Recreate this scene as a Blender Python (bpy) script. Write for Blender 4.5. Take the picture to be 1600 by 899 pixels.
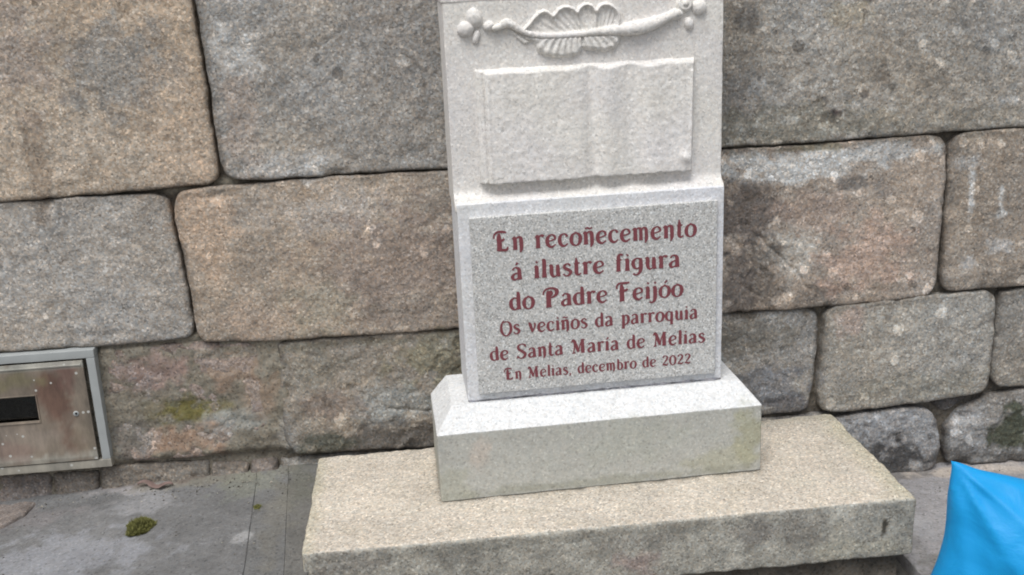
import bpy, math, random
import numpy as np
from mathutils import Vector, Matrix

for _o in list(bpy.data.objects):
    bpy.data.objects.remove(_o)
SC = bpy.context.scene
COL = SC.collection
random.seed(4)

# ------------------------------------------------------------------ camera
cam_d = bpy.data.cameras.new('camera')
cam = bpy.data.objects.new('camera', cam_d)
COL.objects.link(cam)
_R = Vector((0.99395688, -0.09939291, -0.04659161))
_U = Vector((0.07217253, 0.27191663, 0.95961058))
_F = Vector((0.08270945, 0.95717417, -0.27744685))
cam.matrix_world = Matrix(((_R.x, _U.x, -_F.x, 0.31286672), (_R.y, _U.y, -_F.y, -2.70495984),
                           (_R.z, _U.z, -_F.z, 1.42413125), (0, 0, 0, 1)))
cam_d.sensor_width = 36.0
cam_d.lens = 37.724
cam_d.clip_start = 0.05
cam_d.clip_end = 500.0
SC.camera = cam

# ------------------------------------------------------------------ light: overcast day
SUN_EL, SUN_AZ = math.radians(63), math.radians(205)      # azimuth from +Y, clockwise
world = bpy.data.worlds.new('World')
SC.world = world
world.use_nodes = True
wn, wl = world.node_tree.nodes, world.node_tree.links
bg = wn['Background']
sky = wn.new('ShaderNodeTexSky')
sky.sky_type = 'NISHITA'
sky.sun_disc = False
sky.sun_elevation = SUN_EL
sky.sun_rotation = SUN_AZ
sky.dust_density = 3.0
sky.air_density = 1.0
hs = wn.new('ShaderNodeHueSaturation')
hs.inputs['Saturation'].default_value = 0.22
wl.new(sky.outputs[0], hs.inputs['Color'])
wl.new(hs.outputs[0], bg.inputs['Color'])
bg.inputs['Strength'].default_value = 0.135
sun_d = bpy.data.lights.new('sun', 'SUN')
sun_d.energy = 2.25
sun_d.angle = math.radians(30)
sun_d.color = (1.0, 0.985, 0.965)
sun = bpy.data.objects.new('sun', sun_d)
COL.objects.link(sun)
_d = Vector((math.sin(SUN_AZ) * math.cos(SUN_EL), math.cos(SUN_AZ) * math.cos(SUN_EL), math.sin(SUN_EL)))
sun.rotation_euler = _d.to_track_quat('Z', 'Y').to_euler()
SC.view_settings.view_transform = 'Standard'
SC.view_settings.look = 'None'
SC.view_settings.gamma = 1.0
SC.view_settings.exposure = 0.0
SC.render.engine = 'CYCLES'
SC.cycles.pixel_filter_type = 'BLACKMAN_HARRIS'
SC.cycles.filter_width = 1.9


# ------------------------------------------------------------------ noise
_rng = np.random.RandomState(7)
_PERM = _rng.permutation(256)
_PERM = np.concatenate([_PERM, _PERM, _PERM])
_G = _rng.normal(size=(256, 3))
_G /= np.linalg.norm(_G, axis=1)[:, None]


def perlin(P, scale, seed=0):
    P = np.asarray(P, float) * scale + seed * 17.31
    i = np.floor(P).astype(int)
    f = P - i
    u = f * f * f * (f * (f * 6 - 15) + 10)
    i &= 255
    r = 0
    for dx in (0, 1):
        wx = u[:, 0] if dx else 1 - u[:, 0]
        for dy in (0, 1):
            wy = u[:, 1] if dy else 1 - u[:, 1]
            for dz in (0, 1):
                wz = u[:, 2] if dz else 1 - u[:, 2]
                h = _PERM[_PERM[_PERM[(i[:, 0] + dx) & 255] + ((i[:, 1] + dy) & 255)] + ((i[:, 2] + dz) & 255)]
                g = _G[h]
                dd = g[:, 0] * (f[:, 0] - dx) + g[:, 1] * (f[:, 1] - dy) + g[:, 2] * (f[:, 2] - dz)
                r = r + wx * wy * wz * dd
    return r * 1.6


def fbm(P, scale, octv=3, seed=0, gain=0.5):
    r, a = 0, 1.0
    for k in range(octv):
        r = r + a * perlin(P, scale * 2.03 ** k, seed + k * 3)
        a *= gain
    return r


def sstep(a, b, x):
    t = np.clip((x - a) / (b - a), 0, 1)
    return t * t * (3 - 2 * t)


def srgb(r, g, b):
    return tuple(((c / 255 + 0.055) / 1.055) ** 2.4 if c > 10 else c / 255 / 12.92 for c in (r, g, b))


# ------------------------------------------------------------------ materials
def new_mat(name):
    m = bpy.data.materials.new(name)
    m.use_nodes = True
    nt = m.node_tree
    return m, nt, nt.nodes, nt.links, nt.nodes['Principled BSDF']


def mth(N, L, op, a, b=None, c=None):
    n = N.new('ShaderNodeMath')
    n.operation = op
    for k, v in enumerate((a, b, c)):
        if v is None:
            continue
        if hasattr(v, 'links'):
            L.new(v, n.inputs[k])
        else:
            n.inputs[k].default_value = v
    return n.outputs[0]


def granite(name, base=None, grain=190.0, contrast=0.35, dark=0.12, light=0.10, bump=0.0012, rough=0.85,
            blotch=0.10, blotch_scale=9.0, warm=0.05, fine=420.0, speck=1.3, wear=False):
    """stone: colour from the mesh attribute Col (or base), broken into grains, dark mica and pale feldspar"""
    m, nt, N, L, B = new_mat(name)
    tc = N.new('ShaderNodeTexCoord')
    oi = N.new('ShaderNodeObjectInfo')
    co = tc.outputs['Object']
    if base is None:
        at = N.new('ShaderNodeAttribute')
        at.attribute_name = 'Col'
        col = at.outputs['Color']
    else:
        rg = N.new('ShaderNodeRGB')
        rg.outputs[0].default_value = (*base, 1)
        col = rg.outputs[0]
    vo = N.new('ShaderNodeTexVoronoi')
    vo.inputs['Scale'].default_value = grain
    L.new(co, vo.inputs['Vector'])
    sp = N.new('ShaderNodeSeparateColor')
    L.new(vo.outputs['Color'], sp.inputs[0])
    n1 = N.new('ShaderNodeTexNoise')
    n1.inputs['Scale'].default_value = fine
    n1.inputs['Detail'].default_value = 2
    L.new(co, n1.inputs['Vector'])
    n2 = N.new('ShaderNodeTexNoise')
    n2.inputs['Scale'].default_value = blotch_scale
    n2.inputs['Detail'].default_value = 5
    n2.inputs['Roughness'].default_value = 0.65
    L.new(co, n2.inputs['Vector'])
    n3 = N.new('ShaderNodeTexNoise')
    n3.inputs['Scale'].default_value = 70
    n3.inputs['Detail'].default_value = 3
    L.new(co, n3.inputs['Vector'])
    g = mth(N, L, 'MULTIPLY_ADD', sp.outputs[0], contrast, 1 - contrast * 0.5)
    g = mth(N, L, 'MULTIPLY', g, mth(N, L, 'MULTIPLY_ADD', n1.outputs['Fac'], contrast * 1.2, 1 - contrast * 0.6))
    g = mth(N, L, 'MULTIPLY', g, mth(N, L, 'MULTIPLY_ADD', n2.outputs['Fac'], blotch * 4, 1 - blotch * 2))
    g = mth(N, L, 'MULTIPLY', g, mth(N, L, 'MULTIPLY_ADD', n3.outputs['Fac'], contrast * 1.1, 1 - contrast * 0.55))
    dk = mth(N, L, 'LESS_THAN', sp.outputs[1], dark)
    lt = mth(N, L, 'GREATER_THAN', sp.outputs[1], 1 - light)
    g = mth(N, L, 'MULTIPLY', g, mth(N, L, 'MULTIPLY_ADD', dk, -min(0.5, contrast * speck), 1.0))
    g = mth(N, L, 'MULTIPLY', g, mth(N, L, 'MULTIPLY_ADD', lt, contrast * 0.8, 1.0))
    if wear:        # crusts of pale lichen and small soot spots, where the mesh attribute Wear allows them
        wa = N.new('ShaderNodeAttribute')
        wa.attribute_name = 'Wear'
        ds = N.new('ShaderNodeTexNoise')
        ds.inputs['Scale'].default_value = 60
        ds.inputs['Detail'].default_value = 3
        L.new(co, ds.inputs['Vector'])
        vm = N.new('ShaderNodeVectorMath')
        vm.operation = 'MULTIPLY_ADD'
        L.new(ds.outputs['Color'], vm.inputs[0])
        vm.inputs[1].default_value = (.022, .022, .022)
        L.new(co, vm.inputs[2])
        v2 = N.new('ShaderNodeTexVoronoi')
        v2.inputs['Scale'].default_value = 26
        L.new(vm.outputs[0], v2.inputs['Vector'])
        s2 = N.new('ShaderNodeSeparateColor')
        L.new(v2.outputs['Color'], s2.inputs[0])
        rad = mth(N, L, 'MULTIPLY_ADD', s2.outputs[0], .38, .08)
        inn = mth(N, L, 'LESS_THAN', v2.outputs['Distance'], rad)
        pale = mth(N, L, 'MULTIPLY', inn, mth(N, L, 'LESS_THAN', s2.outputs[1], mth(N, L, 'MULTIPLY', wa.outputs['Fac'], .30)))
        soot = mth(N, L, 'MULTIPLY', inn, mth(N, L, 'LESS_THAN', s2.outputs[2], mth(N, L, 'MULTIPLY', wa.outputs['Fac'], .22)))
        g = mth(N, L, 'MULTIPLY', g, mth(N, L, 'MULTIPLY_ADD', pale, .60, 1.0))
        g = mth(N, L, 'MULTIPLY', g, mth(N, L, 'MULTIPLY_ADD', soot, -.42, 1.0))
    cc = N.new('ShaderNodeCombineColor')
    w = mth(N, L, 'MULTIPLY_ADD', sp.outputs[2], warm * 2, -warm)
    L.new(mth(N, L, 'MULTIPLY', g, mth(N, L, 'ADD', w, 1.0)), cc.inputs[0])
    L.new(g, cc.inputs[1])
    L.new(mth(N, L, 'MULTIPLY', g, mth(N, L, 'SUBTRACT', 1.0, w)), cc.inputs[2])
    mx = N.new('ShaderNodeMix')
    mx.data_type = 'RGBA'
    mx.blend_type = 'MULTIPLY'
    mx.inputs[0].default_value = 1
    L.new(col, mx.inputs[6])
    L.new(cc.outputs[0], mx.inputs[7])
    L.new(mx.outputs[2], B.inputs['Base Color'])
    B.inputs['Roughness'].default_value = rough
    B.inputs['Specular IOR Level'].default_value = 0.3
    h = mth(N, L, 'ADD', mth(N, L, 'MULTIPLY', n3.outputs['Fac'], 1.6), mth(N, L, 'MULTIPLY', n1.outputs['Fac'], 0.7))
    h = mth(N, L, 'ADD', h, mth(N, L, 'MULTIPLY', sp.outputs[0], 0.25))
    bp = N.new('ShaderNodeBump')
    bp.inputs['Strength'].default_value = 1.0
    bp.inputs['Distance'].default_value = bump
    L.new(h, bp.inputs['Height'])
    L.new(bp.outputs[0], B.inputs['Normal'])
    return m


M_WALL = granite('wall_granite', contrast=0.44, bump=0.0024, blotch=0.10, warm=0.07, grain=200, speck=.55, light=.12, wear=True)
M_MORTAR = granite('old_mortar', contrast=0.25, bump=0.002, blotch=0.16, rough=0.95)
M_STELE = granite('pale_cut_granite', contrast=0.19, speck=.8, dark=0.08, light=0.08, bump=0.0008, blotch=0.05, grain=210, warm=0.02)
M_PLAQUE = granite('polished_plaque_granite', base=(0.54, 0.54, 0.53), contrast=0.33, dark=0.16, light=0.14, bump=0.0003,
                   blotch=0.03, rough=0.5, grain=300, warm=0.03, speck=1.0)
M_SLAB = granite('weathered_sandstone', contrast=0.36, bump=0.0018, blotch=0.06, warm=0.05, grain=230, speck=.8)
M_GROUND = granite('ground_concrete', contrast=0.22, dark=0.05, light=0.05, bump=0.0018, blotch=0.17, blotch_scale=6, warm=0.02)


def simple(name, base, rough=0.5, metal=0.0, nscale=40, namt=0.15, bump=0.0, bscale=60):
    m, nt, N, L, B = new_mat(name)
    tc = N.new('ShaderNodeTexCoord')
    n = N.new('ShaderNodeTexNoise')
    n.inputs['Scale'].default_value = nscale
    n.inputs['Detail'].default_value = 5
    L.new(tc.outputs['Object'], n.inputs['Vector'])
    f = mth(N, L, 'MULTIPLY_ADD', n.outputs['Fac'], namt * 2, 1 - namt)
    mx = N.new('ShaderNodeMix')
    mx.data_type = 'RGBA'
    mx.blend_type = 'MULTIPLY'
    mx.inputs[0].default_value = 1
    mx.inputs[6].default_value = (*base, 1)
    cc = N.new('ShaderNodeCombineColor')
    for k in range(3):
        L.new(f, cc.inputs[k])
    L.new(cc.outputs[0], mx.inputs[7])
    L.new(mx.outputs[2], B.inputs['Base Color'])
    B.inputs['Roughness'].default_value = rough
    B.inputs['Metallic'].default_value = metal
    if bump:
        n2 = N.new('ShaderNodeTexNoise')
        n2.inputs['Scale'].default_value = bscale
        n2.inputs['Detail'].default_value = 3
        L.new(tc.outputs['Object'], n2.inputs['Vector'])
        bp = N.new('ShaderNodeBump')
        bp.inputs['Distance'].default_value = bump
        L.new(n2.outputs['Fac'], bp.inputs['Height'])
        L.new(bp.outputs[0], B.inputs['Normal'])
    return m


M_PAINT = simple('dark_red_letter_paint', (0.20, 0.052, 0.064), 0.65, 0, 260, 0.35, 0.0005, 300)
M_FRAME = simple('grey_painted_metal', (0.34, 0.36, 0.36), 0.65, 0.0, 30, 0.12)
M_DARK = simple('black_void', (0.012, 0.012, 0.014), 0.6)
M_GLASS = simple('dark_window_pane', (0.25, 0.27, 0.27), 0.06, 0, 6, 0.1)
M_GLASS.node_tree.nodes['Principled BSDF'].inputs['Transmission Weight'].default_value = 1.0
M_METER = simple('grey_green_meter_case', (0.10, 0.14, 0.12), 0.6, 0, 20, 0.3)
M_MOSS = simple('moss', (0.15, 0.15, 0.045), 0.95, 0, 90, 0.5)
M_LEAF = simple('dry_leaf', (0.20, 0.14, 0.125), 0.8, 0, 60, 0.3)


def rusty_door():
    m, nt, N, L, B = new_mat('weathered_metal_door')
    tc = N.new('ShaderNodeTexCoord')
    mp = N.new('ShaderNodeMapping')
    mp.inputs['Scale'].default_value = (1.0, 1.0, 0.35)
    L.new(tc.outputs['Object'], mp.inputs[0])
    n = N.new('ShaderNodeTexNoise')
    n.inputs['Scale'].default_value = 16
    n.inputs['Detail'].default_value = 6
    n.inputs['Roughness'].default_value = 0.7
    L.new(mp.outputs[0], n.inputs['Vector'])
    at = N.new('ShaderNodeAttribute')
    at.attribute_name = 'Col'
    cr = N.new('ShaderNodeValToRGB')
    e = cr.color_ramp.elements
    e[0].position, e[0].color = 0.36, (0.62, 0.62, 0.60, 1)
    e[1].position, e[1].color = 0.66, (1.25, 1.22, 1.15, 1)
    L.new(n.outputs['Fac'], cr.inputs[0])
    vo = N.new('ShaderNodeTexVoronoi')
    vo.inputs['Scale'].default_value = 75
    L.new(tc.outputs['Object'], vo.inputs['Vector'])
    sp = N.new('ShaderNodeSeparateColor')
    L.new(vo.outputs['Color'], sp.inputs[0])
    spot = mth(N, L, 'MULTIPLY', mth(N, L, 'LESS_THAN', vo.outputs['Distance'], 0.28),
               mth(N, L, 'GREATER_THAN', sp.outputs[0], 0.90))
    mx = N.new('ShaderNodeMix')
    mx.data_type = 'RGBA'
    mx.blend_type = 'MULTIPLY'
    mx.inputs[0].default_value = 1
    L.new(at.outputs['Color'], mx.inputs[6])
    L.new(cr.outputs[0], mx.inputs[7])
    m2 = N.new('ShaderNodeMix')
    m2.data_type = 'RGBA'
    L.new(spot, m2.inputs[0])
    L.new(mx.outputs[2], m2.inputs[6])
    m2.inputs[7].default_value = (0.5, 0.5, 0.47, 1)
    L.new(m2.outputs[2], B.inputs['Base Color'])
    B.inputs['Roughness'].default_value = 0.6
    B.inputs['Metallic'].default_value = 0.1
    return m


M_DOOR = rusty_door()


def plastic():
    m, nt, N, L, B = new_mat('blue_plastic')
    B.inputs['Base Color'].default_value = (0.010, 0.30, 0.66, 1)
    B.inputs['Specular IOR Level'].default_value = 0.25
    B.inputs['Roughness'].default_value = 0.5
    B.inputs['Subsurface Weight'].default_value = 0.15
    B.inputs['Subsurface Radius'].default_value = (0.01, 0.02, 0.04)
    tc = N.new('ShaderNodeTexCoord')
    n = N.new('ShaderNodeTexNoise')
    n.inputs['Scale'].default_value = 7
    n.inputs['Detail'].default_value = 4
    n.inputs['Distortion'].default_value = 1.0
    L.new(tc.outputs['Object'], n.inputs['Vector'])
    bp = N.new('ShaderNodeBump')
    bp.inputs['Distance'].default_value = 0.012
    bp.inputs['Strength'].default_value = 0.6
    L.new(n.outputs['Fac'], bp.inputs['Height'])
    L.new(bp.outputs[0], B.inputs['Normal'])
    return m


M_BLUE = plastic()


# ------------------------------------------------------------------ object helpers
def mesh_obj(name, V, F, mat, parent=None, col=None, smooth=True):
    me = bpy.data.meshes.new(name)
    me.from_pydata([tuple(map(float, v)) for v in V], [], F)
    me.validate()
    if col is not None:
        a = me.color_attributes.new('Col', 'FLOAT_COLOR', 'POINT')
        c = np.ones((len(V), 4), np.float32)
        c[:, :3] = np.clip(col, 0, 1)
        a.data.foreach_set('color', c.ravel())
    if smooth:
        me.polygons.foreach_set('use_smooth', [True] * len(me.polygons))
    me.materials.append(mat)
    me.update()
    o = bpy.data.objects.new(name, me)
    COL.objects.link(o)
    if parent:
        o.parent = parent
    return o


def empty(name, loc=(0, 0, 0), rot=(0, 0, 0), parent=None):
    o = bpy.data.objects.new(name, None)
    COL.objects.link(o)
    o.location, o.rotation_euler = loc, rot
    o.empty_display_size = 0.1
    if parent:
        o.parent = parent
    return o


def thing(o, label, cat, group=None):
    o['label'], o['category'] = label, cat
    if group:
        o['group'] = group
    return o


def chaikin(P, n=2):
    P = np.asarray(P, float)
    for _ in range(n):
        Q = np.roll(P, -1, 0)
        P = np.stack([0.78 * P + 0.22 * Q, 0.22 * P + 0.78 * Q], 1).reshape(-1, 2)
    return P


def resample(P, step):
    Q = np.vstack([P, P[:1]])
    d = np.r_[0, np.cumsum(np.linalg.norm(np.diff(Q, axis=0), axis=1))]
    n = max(24, int(d[-1] / step))
    t = np.linspace(0, d[-1], n, endpoint=False)
    return np.stack([np.interp(t, d, Q[:, 0]), np.interp(t, d, Q[:, 1])], 1)


def resample_keep(P, step):
    """keep the corners, add points near them so that rounding stays local"""
    P = np.asarray(P, float)
    out = []
    for a, b in zip(P, np.roll(P, -1, 0)):
        L_ = np.linalg.norm(b - a)
        out.append(a)
        if L_ > step:
            q = .4 * step / L_
            out += [a + (b - a) * q, b - (b - a) * q]
    return np.array(out)


def edge_dist(P, O):
    A, Bv = O, np.roll(O, -1, 0)
    r = np.full(len(P), 1e9)
    e = Bv - A
    ee = (e * e).sum(1) + 1e-12
    for s in range(0, len(P), 4000):
        p = P[s:s + 4000]
        t = np.clip(((p[:, None] - A[None]) * e[None]).sum(2) / ee[None], 0, 1)
        q = A[None] + t[..., None] * e[None]
        r[s:s + 4000] = np.sqrt(((p[:, None] - q) ** 2).sum(2)).min(1)
    return r


def stone_surface(outline, cell=0.007, wob=0.003, round_r=0.012, depth=0.06, seed=0, cut=2):
    """outline -> concentric rings of points: returns 2-D points, height (0 = face, negative = back), faces, edge distance"""
    O = resample(chaikin(resample_keep(outline, .05 if cell < .02 else .2), cut), cell)
    c = O.mean(0)
    P3 = np.c_[O, np.full(len(O), seed * 3.7)]
    n = O - c
    rad = np.linalg.norm(n, axis=1)
    n = n / rad[:, None]
    w = perlin(P3, 14, seed) * wob * 1.3 + perlin(P3, 45, seed + 5) * wob * 0.8 + perlin(P3, 110, seed + 8) * wob * 0.4
    O = O + n * w[:, None]
    R = np.median(rad)
    te = np.array([0, 0.0015, 0.004, 0.007, 0.011, 0.016, 0.022]) / R
    nr = max(6, int((1 - te[-1]) * R / cell))
    t = np.r_[te, np.linspace(te[-1], 1, nr + 1)[1:-1]]
    m = len(O)
    rings = [c + (O - c) * (1 - a) for a in t]
    P = np.vstack([O] + rings + [c[None]])
    D = np.r_[np.zeros(m), edge_dist(np.vstack(rings + [c[None]]), O)]
    x = np.clip(1 - D / round_r, 0, 1)
    H = -round_r * (1 - np.sqrt(np.maximum(0, 1 - x * x)))
    H[:m] = -depth
    F = []
    k = len(t) + 1
    ar = np.arange(m)
    nx = (ar + 1) % m
    for j in range(k - 1):
        a, b = j * m, (j + 1) * m
        F += np.stack([a + ar, a + nx, b + nx, b + ar], 1).tolist()
    a, cc = (k - 1) * m, k * m
    F += np.stack([a + ar, a + nx, np.full(m, cc)], 1).tolist()
    return P, H, F, D, m


def patches(P3, base, pl, seed=0):
    """blend soft-edged irregular patches of another colour over base; pl rows: (x, z, rx, rz, colour, strength, edge)"""
    C = np.tile(np.array(base, float), (len(P3), 1)) if np.ndim(base) == 1 else base
    if not len(pl):
        return C
    n = fbm(P3, 18, 4, seed + 11, 0.6)
    for (x, z, rx, rz, c, s, e) in pl:
        q = np.sqrt(((P3[:, 0] - x) / rx) ** 2 + ((P3[:, 2] - z) / rz) ** 2)
        w = sstep(1.0 + e * .6, 1.0 - e * .6, q + n * 0.75) * min(1, s * 1.1)
        C = C * (1 - w[:, None]) + np.array(c) * w[:, None]
    return C


# ================================================================== STONE WALL
wall = empty('stone_wall', (0.7, 0.0, 0.0))
thing(wall, 'old wall of large tan and grey granite blocks with dark narrow joints behind the memorial', 'wall')
WO = np.array([0.7, 0.0, 0.0])

TAN, GREY, PINK = srgb(172, 152, 128), srgb(150, 145, 137), srgb(166, 142, 124)
LICH = srgb(190, 188, 184)
DARKS = srgb(82, 74, 72)
GREEN = srgb(112, 106, 66)
PALE = srgb(172, 170, 168)
# outline (x, z) in metres on the wall face, colour, how far proud, face roughness
T = 1.625
STONES = [
    # upper course
    ([(-1.06, 0.962), (-.712, .957), (-.504, .961), (-.305, .964), (-.201, .966), (-.176, .979), (-.172, 1.016), (-.178, 1.135), (-.174, 1.215), (-.181, 1.319), (-.187, 1.415), (-.195, T), (-1.06, T)], TAN, .012, .8),
    ([(-.148, .985), (-.121, .974), (-.035, .970), (.173, .974), (.301, .972), (.520, .968), (.525, T), (-.183, T), (-.170, 1.415), (-.166, 1.303), (-.160, 1.196), (-.163, 1.110), (-.158, 1.023)], srgb(156, 149, 140), .016, 1.1),
    ([(.536, .974), (1.113, .979), (1.404, .978), (1.699, .982), (2.42, .986), (2.43, T), (.538, T)], srgb(152, 146, 137), .010, .9),
    ([(-2.3, .955), (-1.075, .958), (-1.075, T), (-2.3, T)], PINK, .008, 1.0),
    ([(2.435, .985), (3.6, .985), (3.6, T), (2.445, T)], GREY, .008, 1.0),
    # second course
    ([(-1.16, .573), (-.778, .573), (-.533, .566), (-.339, .568), (-.294, .573), (-.284, .607), (-.286, .684), (-.293, .787), (-.299, .853), (-.299, .903), (-.306, .935), (-.335, .949), (-.505, .951), (-.713, .947), (-1.16, .946)], srgb(163, 153, 141), .008, .9),
    ([(-.27, .950), (-.194, .957), (-.036, .959), (.172, .963), (.398, .960), (.760, .963), (.760, .540), (.406, .545), (.136, .547), (-.08, .547), (-.255, .557), (-.269, .580), (-.271, .65), (-.277, .735), (-.280, .811), (-.286, .886), (-.280, .931)], srgb(168, 150, 130), .014, .8),
    ([(.772, .958), (1.113, .966), (1.404, .967), (1.647, .974), (1.694, .969), (1.709, .943), (1.716, .854), (1.711, .749), (1.709, .642), (1.709, .565), (1.690, .533), (1.602, .526), (1.384, .525), (1.116, .529), (.770, .536)], srgb(160, 144, 128), .010, .9),
    ([(1.729, .580), (1.737, .550), (1.765, .542), (2.52, .543), (2.53, .976), (1.787, .976), (1.745, .969), (1.725, .939), (1.727, .819)], srgb(152, 138, 122), .012, .8),
    ([(-2.3, .57), (-1.172, .575), (-1.172, .946), (-2.3, .944)], TAN, .008, 1.0),
    ([(2.54, .545), (3.6, .545), (3.6, .974), (2.542, .974)], PINK, .008, 1.0),
    # third course
    ([(-.517, .548), (-.292, .552), (-.097, .541), (-.100, .424), (-.110, .334), (-.147, .291), (-.255, .240), (-.330, .231), (-.480, .236), (-.516, .285), (-.513, .424)], srgb(150, 130, 118), .000, 1.3),
    ([(-.070, .536), (.135, .539), (.405, .537), (.640, .533), (.640, .195), (.108, .215), (-.055, .216), (-.082, .260), (-.078, .422)], srgb(142, 132, 118), .006, 1.5),
    ([(.652, .530), (.888, .525), (1.117, .523), (1.352, .520), (1.378, .503), (1.384, .429), (1.379, .354), (1.370, .279), (1.364, .226), (1.346, .214), (1.119, .214), (.652, .205)], srgb(144, 139, 132), -.002, 1.4),
    ([(1.403, .505), (1.425, .520), (1.656, .527), (1.855, .533), (1.880, .515), (1.885, .445), (1.883, .332), (1.880, .258), (1.863, .234), (1.693, .222), (1.469, .211), (1.408, .216), (1.393, .239), (1.389, .316), (1.396, .41)], srgb(156, 149, 137), .014, .9),
    ([(1.897, .490), (1.903, .524), (1.979, .531), (2.60, .534), (2.60, .243), (2.005, .240), (1.915, .246), (1.893, .274), (1.892, .332), (1.894, .445)], srgb(142, 135, 124), .010, .9),
    ([(-2.3, .23), (-1.085, .235), (-1.085, .562), (-2.3, .56)], GREY, .006, 1.0),
    ([(2.612, .245), (3.6, .245), (3.6, .534), (2.612, .534)], TAN, .006, 1.0),
    # bottom course
    ([(.66, .0), (1.426, .0), (1.428, .204), (.66, .196)], GREY, .0, 1.4),
    ([(1.436, .010), (1.592, .006), (1.707, .002), (1.738, .014), (1.752, .069), (1.742, .150), (1.720, .188), (1.676, .202), (1.489, .196), (1.436, .188)], srgb(144, 141, 139), .012, 1.5),
    ([(1.770, .060), (1.772, .135), (1.812, .178), (1.883, .218), (2.005, .231), (2.3, .232), (2.3, .005), (2.026, .008), (1.822, .010), (1.782, .024)], srgb(140, 137, 133), .008, 2.0),
    ([(1.742, .200), (1.765, .178), (1.800, .192), (1.855, .224), (1.80, .222), (1.72, .216)], srgb(96, 90, 86), -.010, 1.4),
    ([(2.312, .0), (3.6, .0), (3.6, .233), (2.312, .233)], GREY, .006, 1.3),
    ([(-.862, .110), (-.712, .110), (-.708, .215), (-.862, .219)], srgb(124, 112, 104), -.012, 1.5),
    ([(-.702, .110), (-.592, .115), (-.583, .208), (-.698, .214)], srgb(118, 108, 98), -.010, 1.5),
    ([(-.582, .112), (-.300, .12), (-.292, .216), (-.572, .222)], srgb(122, 114, 104), -.006, 1.6),
    ([(-.290, .118), (-.20, .12), (-.190, .198), (-.282, .207)], srgb(132, 122, 112), -.002, 1.6),
    ([(-.185, .12), (-.112, .12), (-.112, .204), (-.180, .206)], srgb(126, 114, 106), .002, 1.6),
    ([(-.100, .10), (.65, .10), (.65, .188), (-.100, .205)], GREY, -.01, 1.4),
    ([(-2.3, .0), (-.872, .0), (-.872, .22), (-2.3, .22)], PINK, .0, 1.3),
]
# plain courses above the picture
for zc, xs in ((T + .01, (-2.3, -1.5, -.62, .2, .95, 1.9, 2.7, 3.6)), (T + .47, (-2.3, -1.1, -.3, .6, 1.4, 2.3, 3.6))):
    for k in range(len(xs) - 1):
        a, b = xs[k] + .006, xs[k + 1] - .006
        STONES.append(([(a, zc), (b, zc), (b, zc + .45), (a, zc + .45)], [TAN, GREY, PINK][k % 3], .01, 1.0))

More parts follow.
